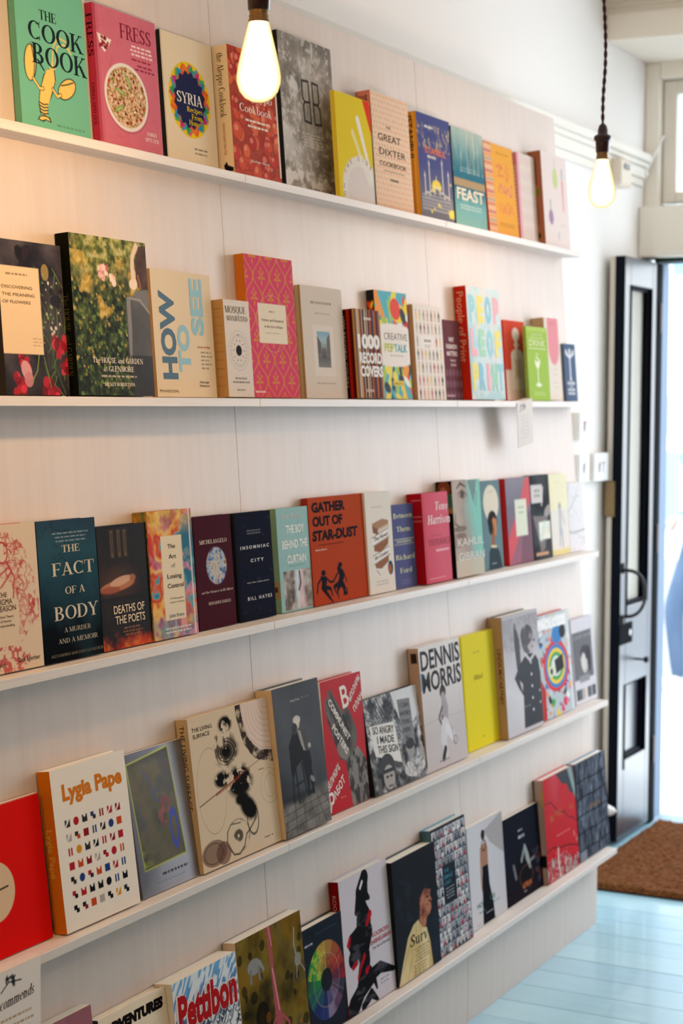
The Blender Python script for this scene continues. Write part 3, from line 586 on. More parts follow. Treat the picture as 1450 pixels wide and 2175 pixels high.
def p(A):
    A.put(A.fb(40, 5), 'D77E92', .5); A.rect(0, 0, .045, 1, 'A92F47', .75); A.rect(.06, 0, .075, 1, 'C65C74', .7)
    A.put(np.clip(A.fb(70, 8)*2.4-1.5, 0, 1), 'C0506A', .5)
    A.t('FRESS', .66, .195, .105, '8E2A45', .50, 'serif')
    A.greek(.75, .225, .38, 3, 'F3DCE0', .03, .013, 3, 'c'); A.greek(.73, .325, .40, 1, '8E2A45', .03, .012, 5); A.greek(.78, .365, .32, 2, '8E2A45', .03, .012, 7)
    A.ell(.46, .645, .355, .262, 'B9657B', .8); A.ell(.455, .635, .345, .252, 'E9E4E0'); A.ell(.455, .635, .31, .225, 'C9AB8C')
    m = A.emask(.455, .635, .31, .225)
    A.photo(['6B4A2E', 'A97B4A', 'CFA97A', 'E8D7BE', 'A53A2E'], 260, 4, 3, m, .9)
    g = np.random.RandomState(5)
    for i in range(90):
        a, r = g.uniform(0, 6.28), g.uniform(0, 1)**.5; A.put(A.emask(.455+.3*r*math.cos(a), .635+.215*r*math.sin(a), g.uniform(.008, .022), g.uniform(.006, .014))*m, ['7D8F3A', 'B8352F', 'EFE3D0', '6A3B22', '9A2E3A', 'D9C9A8'][i % 6])
    for (a, b, c) in ((.36, .60, .3), (.50, .52, 1.1), (.33, .73, -.5)): A.ell(a, b, .09, .018, '7F9A4A', .9, c); A.ell(a, b, .06, .010, 'B9C98A', .8, c)
    A.poly([(.05, .21), (.14, .22), (.27, .235), (.21, .30), (.15, .34), (.09, .30)], 'F0E6E0'); A.blot(26, ['8E2B3C', 'C14B57', '6E1F2C'], (.008, .02), (.07, .23, .23, .31), 6)
    A.t('EMMA', .83, .885, .028, 'F5E9EA', .16, 'serif'); A.t('SPITZER', .83, .93, .028, 'F5E9EA', .23, 'serif')
book('fress', 'pink cookbook with a white platter of grain salad on its cover', 'CF6F86', 'B5344D', paint=p, cell=.75, spaint=lambda A: (vt(A, 'FRESS', .07, .30, .8, '3B0F1D', 'serif'), vt(A, 'EMMA SPITZER', .55, .30, .4, '6E1E30', 'serif')))
def p(A):
    A.rect(0, 0, .02, 1, 'CDBB9A')
    cx, cy = .50, .50; cols = ['F2D21C', 'D4457F', '2D8FC0', '2FA05A', 'E87E22', '8A3C86', 'F2D21C', 'C23A2E']
    A.ell(cx, cy, .405, .305, 'EBCB1E')
    for i in range(4):
        for k, rr in enumerate((.40,)):
            a0 = i*PI/8+.1; P = [(cx+.40*math.cos(a0+j*PI/2), cy+.30*math.sin(a0+j*PI/2)) for j in range(4)]; A.poly(P, ['D4457F', '2D8FC0', '3AA65A', 'E2552F'][i], .92)
    for i in range(16):
        a = 2*PI*(i+.5)/16; A.poly([(cx+.39*math.cos(a), cy+.295*math.sin(a)), (cx+.31*math.cos(a+.2), cy+.235*math.sin(a+.2)), (cx+.31*math.cos(a-.2), cy+.235*math.sin(a-.2))], ['2FA05A', 'C9357A', '2D8FC0', 'E87E22'][i % 4])
    A.poly([(cx+(.315 if i % 2 else .275)*math.cos(i*PI/16), cy+(.24 if i % 2 else .208)*math.sin(i*PI/16)) for i in range(32)], '262B52')
    A.t('SYRIA', .50, .535, .085, 'F4EFE4', .50, 'serif'); A.t('Recipes', .58, .595, .040, 'F2D21C', .30, 'serif'); A.t('From', .62, .650, .040, 'F2D21C', .21, 'serif'); A.t('Home', .57, .70, .040, 'F2D21C', .22, 'serif')
    A.greek(.66, .88, .26, 2, '8A7A6A', .035, .013, 4)
book('syria', 'cream cookbook with a multicoloured star badge on its cover', 'E8D9BD', '15151B', '15151B', paint=p, cell=.75)
def p(A):
    A.rect(0, 0, 1, 1, '9A2A1C'); A.put(A.fb(60, 3), 'C85A34', .6)
    g = np.random.RandomState(9)
    for i in range(95):
        u, v = g.uniform(-.05, 1.05), g.uniform(-.05, 1.05); r = g.uniform(.06, .10); c = ['C63A2A', 'D5502F', 'B42C22', 'E0683C'][i % 4]
        A.ell(u, v, r+.01, (r+.01)*.75, '7A1D14', .6); A.ell(u, v, r, r*.75, c, .95); A.ell(u-.02, v-.02, r*.45, r*.28, 'F0A080', .55)
        if i % 3 == 0: A.ell(u+.01, v, .02, .012, '3E5A24', .8)
    A.rect(.97, 0, 1, 1, 'EFE3D0'); A.t('The', .45, .29, .05, 'F6E9DC', .22, 'serif'); A.t('Aleppo', .62, .40, .062, 'F6E9DC', .52, 'serif'); A.t('Cookbook', .52, .515, .062, 'F6E9DC', .68, 'serif')
    A.greek(.55, .57, .6, 2, 'F3E6D8', .045, .016, 3); A.t('Marlene Matar', .55, .92, .02, 'F3E6D8', .4, 'serif')
book('aleppo', 'cookbook covered with red tomatoes and a cream spine, right behind the near bulb', 'B53A28', 'E3D2B4', paint=p, cell=.75, hard=False, gloss=PG,
     spaint=lambda A: (vt(A, 'the Aleppo Cookbook', .06, .50, .42, '2A211C', 'serif'), vt(A, 'Celebrating the Legendary Cuisine of Syria', .60, .25, .2, 'A5432E', 'serif'), A.poly([(.3, .93), (.5, .90), (.6, .93), (.95, .95), (.95, .98), (.4, .98)], '151313')))
def p(A):
    n = A.fb(26, 21, 6); m2 = A.fb(120, 4, 5); A.c[:] = A.ramp(np.clip((n-.5)*1.8+.42+(m2-.5)*.5, 0, 1), ['7E7872', '8C857E', '9A928A', 'ACA49C', 'CFC8C0'])
    w = np.clip((A.fb(16, 33, 5)-.52)*9, 0, 1)*np.clip(1.3-A.u*1.3-abs(A.v-.3)*1.2, 0, 1); A.put(w, 'E4E0DA', .9)
    A.put(np.clip((A.fb(90, 40, 5)-.60)*14, 0, 1), 'E6E3DE', .55); A.put(np.clip((A.fb(60, 50, 4)-.5)*8, 0, 1)*(A.v > .9), 'EDEAE6', .8)
    g = np.random.RandomState(3)
    for i in range(16): u, v = g.rand(), g.rand(); A.line([(u, v), (u+g.uniform(-.15, .15), v+g.uniform(-.06, .06))], .006, 'E8E5E0', .7)
    k = '44423F'
    A.put(A.pmask([(.37, .26), (.75, .26), (.75, .56), (.80, .66), (.36, .66)]), 'B5AEA6', .45)
    for P in ([(.52, .28), (.40, .285), (.40, .40), (.44, .425), (.41, .45), (.42, .555), (.54, .56), (.52, .28)], [(.44, .425), (.53, .42)], [(.59, .28), (.70, .285), (.71, .40), (.68, .425), (.72, .45), (.73, .555), (.61, .56), (.59, .28)], [(.68, .425), (.60, .42)]): A.line(P, .024, k)
    A.ring(.56, .21, .10, .035, .012, 'D0CBC4', .6)
    A.greek(.55, .60, .20, 1, 'B5B0AA', th=.018); A.greek(.55, .635, .4, 5, 'DEDBD6', .02, .010, 6, a=.8)
book('bb', 'tall stone-grey book with a worn chalky cover and two mirrored letters', '8D8984', '0B0A0A', paint=p, cell=.75)
def p(A):
    A.rect(0, 0, 1, 1, 'EBD03A'); A.poly([(.78, 0), (1, 0), (1, .35)], 'E8412F')
    A.ell(.62, .93, .52, .335, 'EDE4DE'); A.ell(.62, .95, .40, .25, 'E6DAD6')
    A.line([(.62, .22), (.95, .80)], [.10, .05], 'F5F0E4'); A.line([(.45, .36), (.66, .60)], .07, 'F3EBC4', .8)
    for i in range(3): A.line([(.58+i*.06, .58), (.88+i*.04, .86)], .022, 'F5F0E4')
    s_ = 'ON THE SIDE'
    for i, ch in enumerate(s_):
        a = PI*1.07-(i/(len(s_)-1))*PI*.78; A.t(ch, .62+.46*math.cos(a), .93-.29*math.sin(a), .045, 'A89C93', rot=a-PI/2)
book('plate', 'yellow book with a white plate and fork, right of the tall grey one', 'EBD03A', paint=p, hard=False)
def p(A):
    A.rect(0, 0, 1, 1, 'F2D5B8'); nu, nv = 13, 20
    x = A.u*nu; y = A.v*nv; cx = np.abs((x+.5*(np.floor(y) % 2)) % 1-.5); cy = np.abs(y % 1-.5); A.put(np.clip((.30-np.hypot(cx*1.3, cy))*9, 0, 1), 'E98F78', .85); A.put(np.clip((.10-np.hypot(cx, cy))*12, 0, 1), 'F2D5B8', .8)
    k = '3B332E'; A.t('THE', .42, .31, .022, k, .13); A.t('GREAT', .44, .43, .062, k, .60); A.t('DIXTER', .50, .56, .062, k, .70); A.t('COOKBOOK', .50, .66, .042, k, .72)
    A.rect(.24, .70, .80, .705, k); A.rect(.40, .77, .62, .785, k)
book('dixter', 'salmon patterned cookbook with three lines of plain dark capitals', 'F0CDB0', 'DE8A76', paint=p, hard=False, spaint=lambda A: (A.rect(0, .14, 1, .36, 'C9374A'), A.rect(0, .36, 1, 1, '7FA08A'), vt(A, 'TGDC', .04, .10, .6, '3B2320', 'sans', .02)))
def p(A):
    A.rect(0, 0, 1, 1, '53598E'); A.put(np.clip(A.v*2.2-1.1, 0, 1), '7A7C88'); A.put(np.clip((A.fb(120, 5, 4, 1, .5)-.55)*10, 0, 1)*(A.v < .34)*(A.v > .09), 'CDBB8A', .55)
    A.blot(40, ['E9DFA8', '2E376A', 'C5B07A'], (.006, .016), (0, .13, 1, .33), 4, 1, .6)
    A.greek(.36, .11, .3, 1, 'F4F0E6', th=.02); A.t('ISTANBUL', .52, .385, .062, 'F0875A', .62, bold=.03); A.greek(.40, .405, .30, 1, 'EDE6DA', th=.022)
    w = 'EDE8DE'
    for x0, h in ((.30, .5), (.70, .46), (.16, .62), (.88, .56)): A.line([(x0, h), (x0, .80)], .022, w, .9); A.poly([(x0-.02, h), (x0, h-.05), (x0+.02, h)], w)
    A.ell(.50, .70, .14, .065, 'F1D75A'); A.rect(.34, .70, .66, .705, w); A.line([(.5, .64), (.5, .60)], .014, w)
    for r_, v_ in ((.5, .74), (.36, .775), (.66, .775), (.22, .80), (.8, .80)): A.ell(r_, v_, .09, .03, 'D8D4CE'); A.ell(r_, v_+.008, .07, .022, '77787F')
    for i in range(5): A.rect(.05, .80+i*.035, .95, .804+i*.035, 'DAD6CF', .8)
    for i in range(16): A.line([(.07+.058*i, .81), (.07+.058*i, .95)], .014, 'D4D0C9', .7)
    A.blot(9, ['F1E27A'], (.02, .03), (.05, .60, .95, .97), 8); A.poly([(.83, .92), (1, .9), (1, .99), (.85, .99)], 'F5E86E')
book('istanbul', 'blue book with mosque domes and a striped orange spine', '4A5590', 'E08A22', paint=p, spaint=lambda A: (A.rect(.55, 0, .72, 1, 'F3B64A'), A.rect(.78, 0, 1, 1, 'F2A028'), vt(A, 'ISTANBUL', .04, .42, .62, '2A2018', 'sans', .02, u=.32)))
def p(A):
    A.c[:] = A.ramp(np.clip(A.v+(A.fb(30, 3)-.5)*.15, 0, 1), ['AFC4BC', '7FA9AC', '3F7C90', '2E6E84', '7CB6B8', '8FC4C2'])
    A.put(np.clip((A.fb(40, 9, 4, 3, .25)-.5)*7, 0, 1)*(A.v < .45), 'C9CBB8', .7)
    for i in range(7): x = .05+i*.15; A.poly([(x-.09, .42), (x, .1+.05*(i % 3)), (x+.09, .42)], '4B7F8C', .45)
    A.rect(0, .52, 1, .60, 'C9A574', .75); A.t('FEAST', .5, .735, .115, 'F1E6D4', .86, bold=.05); A.greek(.5, .40, .7, 2, '9CC0C6', .03, .008, 5); A.greek(.5, .79, .8, 2, 'D9E6E2', .03, .010, 3)
book('feast', 'teal landscape-covered book with big cream capitals, between blue and orange books', '5E98A0', '1A1414', paint=p)
def p(A):
    A.rect(0, 0, .28, 1, 'E7B08E')
    for i in range(22): A.rect(0, i/22, .28, i/22+.018, ['D2704E', 'F1D2A8', 'B3557A', 'E9A24A', '7FB0A0'][i % 5], .8)
    A.rect(.26, 0, 1, 1, 'F0AE50'); m = 'D9788A'; r = 'E47C62'
    A.greek(.62, .09, .5, 1, 'B07A2A', th=.01); A.greek(.62, .88, .6, 2, 'B07A2A', .025, .008)
    for P in ([(.38, .25), (.55, .22), (.45, .35), (.62, .34)], [(.66, .26), (.74, .33), (.70, .36)], [(.78, .25), (.82, .35)]): A.line(P, .026, r, .8)
    for P in ([(.42, .50), (.50, .44), (.58, .52)], [(.63, .45), (.66, .55), (.74, .46), (.78, .55)], [(.85, .42), (.86, .56)]): A.line(P, .026, m, .8)
    for P in ([(.38, .66), (.42, .76)], [(.48, .66), (.52, .76), (.60, .68), (.62, .77)], [(.68, .64), (.72, .77), (.82, .66), (.86, .76)]): A.line(P, .026, r, .8)
    A.blot(16, ['E87A5A', 'C35A86'], (.01, .02), (.35, .2, .9, .8), 3)
book('zest', 'orange book with scribbled red and pink lettering and a red spine', 'F1A43A', 'C7331C', paint=p)
def p(A):
    A.rect(0, 0, 1, 1, 'E7D9D0'); A.put(np.clip(np.sin(A.v*2*PI*46)*.8, 0, 1), 'D3B3AC', .6); A.rect(0, 0, .12, 1, 'E9A8B6')
    pass
book('stripe', 'pale book finely ruled with thin stripes and a pink spine', 'E7D9D0', 'DD8DA2', paint=p, hard=False, spaint=lambda A: [A.rect(.25, .15+i*.045, .8, .18+i*.045, 'F5E8EA', .8) for i in range(15)])
def p(A):
    A.rect(0, 0, 1, 1, 'EBDDD8'); A.ell(.52, .27, .10, .115, 'CBD596'); A.line([(.52, .05), (.52, .17)], .02, 'B5C0B0'); A.ell(.28, .72, .09, .085, 'A890AE'); A.line([(.28, .53), (.28, .64)], .025, '6F9AA0')
    A.line([(.80, .15), (.80, .25)], .035, '7FA8AE'); A.line([(.80, .29), (.80, .62)], [.05, .03], 'E87D8C'); A.line([(.55, .88), (.55, .95)], .025, '8FB3A8'); A.greek(.75, .77, .2, 2, 'D9C8C2', .02, .008)
book('spoon', 'pale pink book with drawn spoons and a brown spine, last on the top shelf', 'EBDDD8', 'A5674A', paint=p, hard=False, spaint=lambda A: (A.line([(.5, .08), (.5, .35)], .22, '6D3A2A', .8), A.ell(.52, .44, .26, .05, '7A7A22'), A.ell(.5, .90, .16, .03, '1B2A22'), A.line([(.5, .55), (.5, .78)], .16, '7E4630', .7)))
# --- second shelf
def p(A):
    A.c[:] = A.ramp(np.clip((A.fb(22, 5)-.5)*1.5+.4, 0, 1), ['201D22', '3A343A', '4D474C', '5C5558']); A.put(np.clip(A.v*3-2.2, 0, 1), '1A1312', .8)
    g = np.random.RandomState(4)
    for i in range(60):
        u, v = g.uniform(.5, 1), g.uniform(.25, 1); A.line([(u, v), (u+g.uniform(-.15, .15), v-g.uniform(.05, .18))], .01, ['4E6B35', '6C8745', '3A5228'][i % 3], .85)
    A.blot(60, ['57743A', '7D9650', 'A9B98A', 'D8D4CC'], (.008, .022), (.45, .2, .98, .7), 6, .8); A.ell(.72, .19, .06, .055, 'A08A52', .8); A.blot(24, ['1B171C', '2B2028'], (.03, .06), (.2, .04, .5, .22), 8, .9); A.blot(10, ['241E26'], (.03, .05), (.75, .28, .95, .4), 18, .9)
    for (u, v, r) in ((.88, .68, .13), (.97, .80, .10), (.70, .98, .15), (.22, .93, .12), (.30, .78, .10)):
        for k in range(14): A.ell(u+g.uniform(-r, r)*.7, v+g.uniform(-r, r)*.5, r*.4, r*.22, ['B01E2E', '8A1422', 'D0384A', '6A0E1A'][k % 4], .85, g.uniform(0, 3))
    A.ell(.33, .84, .10, .05, 'D9A0A8', .9, 1.0); A.ell(.36, .90, .07, .05, 'C0808C', .9, .4); A.line([(.55, .72), (.50, .84), (.40, .92)], .012, '8A9A4A'); A.line([(.62, .75), (.70, .95)], .01, '6E8A3E')
    A.rect(-.1, .17, .62, .735, 'E6CBA6'); A.greek(.27, .215, .4, 1, '8A7358', th=.012)
    for i, s_ in enumerate(('DISCOVERING', 'THE MEANING', 'OF FLOWERS')): A.t(s_, .03, .315+i*.048, .021, '5F4E3E', (.47, .50, .43)[i], al='l')
    A.greek(.46, .63, .2, 3, 'B09472', .022, .006, 3, 'l')
book('flowers', 'dark flower book with a beige paper label, leftmost on the second shelf', '2A2526', '1A1716', paint=p, cell=.75, gloss=PG)
def p(A):
    t = A.fb(110, 3, 5); z = np.clip(A.v*1.1+(A.fb(14, 9)-.5)*.5, 0, 1)
    A.c[:] = A.ramp(np.clip(t*1.5-.45, 0, 1), ['10180C', '22301A', '3D4E26', '62713A', '97924A'])
    A.put(np.clip(1.2-A.v*3.2+(A.fb(20, 4)-.5)*1.5, 0, 1)*np.clip(1.5-abs(A.u-.55)*2, 0, 1), A.ramp(np.clip(A.fb(90, 12)*1.6-.4, 0, 1), ['3F4A22', '77803A', 'A8A75A', 'D2CC94', '8A9A52']), .85)
    A.put(np.clip((A.fb(24, 15)-.56)*9, 0, 1)*(A.v > .1)*(A.v < .55), A.ramp(np.clip(A.fb(140, 22), 0, 1), ['6A6A2A', 'B8963A', 'E0C26A', 'EAD9A0']), .8)
    A.blot(240, ['B59A45', '7C8A3C', '55632C', 'C9B060', '39461F'], (.006, .018), (0, .05, .68, .95), 7, .7)
    A.blot(160, ['1C2712', '2C3A1C', '46562A', '6A8A3E'], (.008, .022), (0, .5, .75, 1), 17, .75)
    A.blot(22, ['D9808C', 'E9B7B4', 'C4525E', 'F0D9CF'], (.014, .026), (.36, .19, .46, .26), 9, .9); A.blot(10, ['E9B7B4', 'F2DDD2'], (.015, .026), (.50, .24, .57, .30), 19, .9)
    A.put(A.pmask([(.68, .40), (.76, .36), (.95, .33), (1, .33), (1, 1), (.74, 1), (.68, .78)]), A.ramp(np.clip((A.fb(12, 7)-.5)*1.6+.5, 0, 1), ['45454A', '55565A', '66666A']), .95)
    A.line([(.72, .38), (.72, .56), (.71, .76)], [.05, .05, .03], '8E8E90', .8); A.poly([(.80, .33), (1, .30), (1, .46), (.90, .41), (.82, .37)], '77777A'); A.line([(.74, .37), (.88, .38), (1, .46)], .02, 'A9A7A6', .6)
    A.line([(.87, .03), (.81, .10), (.80, .18), (.82, .24)], [.05, .045, .05, .09], 'EBD3BC', .95); A.ell(.80, .28, .055, .035, 'F0DCC8'); A.poly([(.90, .03), (1, .02), (1, .31), (.88, .30), (.84, .24), (.845, .12)], '4A3630')
    A.put(A.pmask([(.90, .03), (1, .02), (1, .31), (.88, .30), (.84, .24), (.845, .12)])*np.clip((A.fb(50, 31)-.45)*4, 0, 1), '6A5248', .6); A.line([(.87, .22), (.90, .30)], .02, 'B06A4A', .8)
    A.poly([(.70, .74), (1, .74), (1, 1), (.70, 1)], '24262C', .7)
    w = 'EDE6DA'; A.t('The HOUSE and GARDEN', .53, .795, .034, w, .66, 'serif'); A.t('at GLENMORE', .53, .848, .034, w, .40, 'serif'); A.greek(.53, .873, .56, 1, 'BDB4A6', th=.010); A.t('MICKEY ROBERTSON', .53, .94, .022, w, .40, 'serif')
book('house', 'large green garden-photograph book with a dark-coated figure seen from behind', '2A331E', '11130D', paint=p, cell=.7, gloss=PG, spaint=lambda A: vt(A, 'The HOUSE and GARDEN', .38, .5, .4, '5A5A2A', 'serif'))
def p(A):
    A.rect(0, 0, 1, 1, 'E7D6BA'); c1, c2, c3 = '5E7E97', '84AEC6', '9CCBDD'
    def vs(s_, u, v, ln_, h_, col): A.t(s_, u, v, h_*A.W/A.H, col, w=ln_*A.H/A.W, al='l', rot=PI/2, bold=.09)
    vs('HOW', .34, .86, .70, .23, c1); vs('TO', .57, .80, .38, .19, c3); vs('SEE', .83, .50, .46, .20, c3)
    for i in range(60): pass
    A.t('How to See', .82, .60, .016, 'B0303C', .22, bold=.03); A.greek(.76, .63, .2, 5, '9C8C7C', .032, .012, 3, 'l'); A.t('George', .79, .885, .018, '4A3F38', .16, bold=.02); A.t('Nelson', .79, .915, .018, '4A3F38', .16, bold=.02)
    A.t('PHAIDON', .19, .965, .024, '6A5B50', .30)
book('howto', 'cream book with big blue letters running sideways', 'E7D6BA', 'B08A5A', paint=p, cell=.75, spaint=lambda A: A.rect(0, 0, .3, 1, 'A52A2A'))
def p(A):
    A.rect(0, 0, 1, 1, 'E4DBD3'); k = '6A625C'; A.t('MOSQUE', .45, .135, .07, k, .80, 'serif'); A.t('MANIFESTO', .50, .215, .052, k, .82, 'serif')
    for r_ in (.40, .33): A.ring(.5, .52, r_, r_*.51, .008, 'B5ABA6')
    for i in range(24): a = i*PI/12; A.line([(.5+.27*math.cos(a), .52+.14*math.sin(a)), (.5+.31*math.cos(a), .52+.16*math.sin(a))], .012, '9A918C')
    for i in range(10): a = i*PI/5; A.ell(.5+.20*math.cos(a), .52+.105*math.sin(a), .015, .008, '3A3636')
    A.ell(.5, .52, .115, .056, '2E2B2D'); A.ell(.5, .36, .02, .01, '3A3636'); A.greek(.52, .80, .55, 1, k, th=.016); A.greek(.52, .84, .75, 1, k, th=.016, seed=3); A.greek(.50, .92, .4, 1, k, th=.014)
book('mosque', 'small thick off-white book with a black sun disc, brown ruled spine', 'E4DBD3', 'B8905E', paint=p, hard=False, cell=.75, spaint=lambda A: [A.rect(.1, .09+i*.088, .8, .094+i*.088, '8A6238') for i in range(10)])
def p(A):
    A.rect(0, 0, 1, 1, 'DB4F74'); y_ = 'D79A3E'
    x = A.u*3; y = A.v*3.4; per = 1.0
    for off in (0, .5):
        yy = y+off*1.0; sgn = 1
        w = .5*np.abs(np.cos(PI*(y)))
    d1 = np.abs(((x+.25*(1-np.cos(2*PI*y/1.0))*.0) % 1)-.5)
    a = .5*(1-np.cos(PI*y*2/1.0))/2*.98
    for base in range(-1, 4):
        d = np.minimum(np.abs(x-(base+.5-.5+a)), np.abs(x-(base+1-a))); A.put(np.clip((.045-d)*26, 0, 1), y_)
    for i in range(-1, 4):
        for j in range(0, 9):
            cu = (i+.5+(j % 2)*.5)/3; cv = (j*.5+.0)/3.4
            for (du, dv, ru, rv) in ((0, 0, .028, .022), (-.05, .012, .022, .010), (.05, .012, .022, .010), (-.035, -.03, .016, .012), (.035, -.03, .016, .012), (0, .045, .014, .018), (0, -.055, .012, .014)):
                A.ell(cu+du, cv+dv, ru, rv, y_, .9)
            A.ell(cu, cv, .012, .010, 'DB4F74')
    A.rect(.22, .335, .80, .615, 'EFE2CC'); A.ring(.51, .475, .33, .2, .0, 'EFE2CC'); A.greek(.5, .385, .14, 1, 'A5947E', th=.010)
    A.t('Pattern and Ornament', .51, .46, .018, '6A5C4E', .46, 'serif'); A.t('in the Arts of Islam', .52, .505, .018, '6A5C4E', .38, 'serif'); A.greek(.5, .54, .34, 1, 'B5A48E', th=.005)
    A.rect(.07, .955, .28, .965, 'F3D9CF')
book('pink', 'tall pink book with golden trellis pattern and a cream title panel', 'DB4F74', 'C4702A', paint=p, hard=False, cell=.7, spaint=sp('Pattern', 'E8552E', .5, .25, .5, 'serif'))
def p(A):
    A.rect(0, 0, 1, 1, 'DDD0C2'); A.greek(.48, .135, .62, 1, '9A8E84', th=.020); A.greek(.50, .235, .45, 1, 'A89C90', th=.009)
    A.rect(.24, .345, .74, .80, 'E6DACE'); A.rect(.33, .40, .64, .72, '8FB0C0'); A.c = np.where(((A.u > .33) & (A.u < .64) & (A.v > .40) & (A.v < .72))[..., None], A.ramp(np.clip((A.v-.40)/.32, 0, 1), ['86AEC6', 'A9C2C8', '8C8C8A', '6F6E70', '8A8886']), A.c)
    A.poly([(.33, .44), (.42, .50), (.42, .60), (.33, .60)], '6C6A6A'); A.poly([(.64, .41), (.56, .46), (.55, .60), (.64, .60)], '77736F')
    for x in (.45, .50): A.rect(x, .55, x+.018, .635, '2F3136')
    A.greek(.5, .86, .55, 1, '8A7E74', th=.008)
book('wish', 'beige book with a small street photograph in the middle', 'DDD0C2', 'B79A72', paint=p, cell=.8, spaint=lambda A: A.rect(.72, 0, .82, 1, '5A4228'))
def p(A):
    g = np.random.RandomState(8); x = 0
    while x < 1:
        w = g.uniform(.015, .05); A.rect(x, 0, x+w, 1, ['6A4650', '8C6A5A', '3B2F36', 'C9A37A', 'A5524A', 'D2B89A', '55506A', '7A8A72', 'E0C8B0', 'C0703A', '2E2A30'][g.randint(11)]); x += w
    A.t('1000', .50, .43, .145, 'F6F1EC', .86, bold=.12); A.t('RECORD', .54, .60, .115, 'F6F1EC', .88, bold=.10); A.t('COVERS', .55, .75, .115, 'F6F1EC', .88, bold=.10)
    A.greek(.5, .09, .34, 1, 'EFE6DE', th=.026); A.rect(.3, .90, .6, .93, 'D8C8B8', .6)
book('records', 'small thick striped book with fat white lettering in three lines', '7A5A52', '5E1512', paint=p, hard=False, cell=.8, spaint=lambda A: (A.rect(.0, 0, .32, 1, '1E0E10'), A.rect(.4, 0, .58, 1, 'B5241A'), A.rect(.74, 0, .80, 1, '1A1012'), A.rect(.88, 0, 1, 1, 'DDAE62'), vt(A, '1000 RECORD COVERS', .08, .8, .2, 'D8C8B8', 'sans', 0, .16)))
def p(A):
    A.rect(0, 0, 1, 1, '56B3C4'); g = np.random.RandomState(12); cols = ['E8432F', 'F2D02C', '2D3034', 'F29A2E', '56B3C4', 'A9C84A', 'F3EDE4', 'C9302E', 'F0DC4E']
    for i in range(26):
        a = g.uniform(0, 6.28); r = g.uniform(.2, .9); c = cols[g.randint(len(cols))]; A.poly([(.5, .5), (.5+r*math.cos(a), .5+r*math.sin(a)), (.5+r*math.cos(a+.22), .5+r*math.sin(a+.22))], c)
    for i in range(30): A.ell(g.rand(), [g.uniform(0, .32), g.uniform(.68, 1)][i % 2], g.uniform(.05, .14), g.uniform(.02, .06), cols[g.randint(len(cols))], 1, g.uniform(0, 3))
    A.ell(.72, .20, .20, .09, 'F2D02C'); A.ell(.62, .16, .16, .10, 'E8432F', 1, .4); A.ell(.85, .22, .12, .05, '2D3034', 1, 1)
    A.rect(-.1, .34, 1.1, .66, 'F0E6DD'); A.ell(.5, .34, .5, .04, 'F0E6DD'); A.ell(.5, .66, .5, .04, 'F0E6DD')
    A.t('CREATIVE', .58, .45, .066, '8A7E76', .72); A.t('PEP', .37, .56, .078, 'C6CC4A', .30, bold=.05); A.t('TALK', .72, .56, .075, '4FB0C0', .40, bold=.03); A.greek(.58, .59, .5, 1, 'B5A89E', th=.012); A.rect(.42, .83, .76, .875, 'E9C93A'); A.t('ANDY J', .58, .865, .02, '7A5A20', .25)
book('pep', 'bright multicoloured splash-covered book with its title on a white band', 'E9C24A', '2A2A2E', paint=p, hard=False, cell=.85, gloss=PG, spaint=lambda A: (A.blot(14, ['E8432F', 'F2D02C', '2F7FA0', '1C1E22'], (.2, .5), (0, 0, 1, 1), 5, 1, .5)))
def p(A):
    A.rect(0, 0, 1, 1, 'EFE8E2'); g = np.random.RandomState(2)
    for r_ in range(7):
        for c_ in range(7):
            if 2 <= r_ <= 2 and 1 <= c_ <= 4: continue
            u = .10+c_*.133; v = .06+r_*.138; k = ['3F4448', 'B34860', '8A9290', '55606A', 'D9A27A', '2F3336', 'C9B2A4', 'CF7F8C', 'E0C26A', '6C7A6E'][g.randint(10)]
            A.ell(u, v, .014, .012, 'A58A78'); A.ell(u, v+.038, g.uniform(.02, .034), .028, k); A.line([(u-.012, v+.06), (u-.014, v+.10)], .016, k); A.line([(u+.012, v+.06), (u+.014, v+.10)], .016, k)
    A.rect(.24, .33, .66, .47, 'F3EDE8'); A.greek(.45, .365, .28, 1, '6A6460', th=.022); A.greek(.45, .42, .28, 2, 'A59C96', .022, .008)
book('people', 'white book with rows of tiny standing figures, tan spine', 'EFE8E2', 'B98A5E', paint=p)
def p(A):
    A.rect(0, 0, 1, 1, '6E4048'); A.put(np.clip(A.v*3-2, 0, 1), '5E4652', .8)
    for i, (s_, w) in enumerate((('WHY', .30), ('FASHION', .62), ('MATTERS', .60))): A.t(s_, .48, .27+i*.088, .058, 'EFE2E2', w, bold=.05)
    A.t('FRANCES', .52, .52, .03, 'E3CFCF', .32, bold=.03); A.t('CORNER', .52, .575, .03, 'E3CFCF', .34, bold=.03)
    for j in range(3):
        for i in range(5): A.ell(.12+i*.2, .66+j*.14, .07, .045, '7F6A82' if (i+j) % 2 else '935C66', .8)
    A.rect(.06, .94, .5, .955, 'E0CACA', .8)
book('fashion', 'narrow plum-coloured paperback with white capitals, left of the red-spined book', '6E4048', paint=p, hard=False)
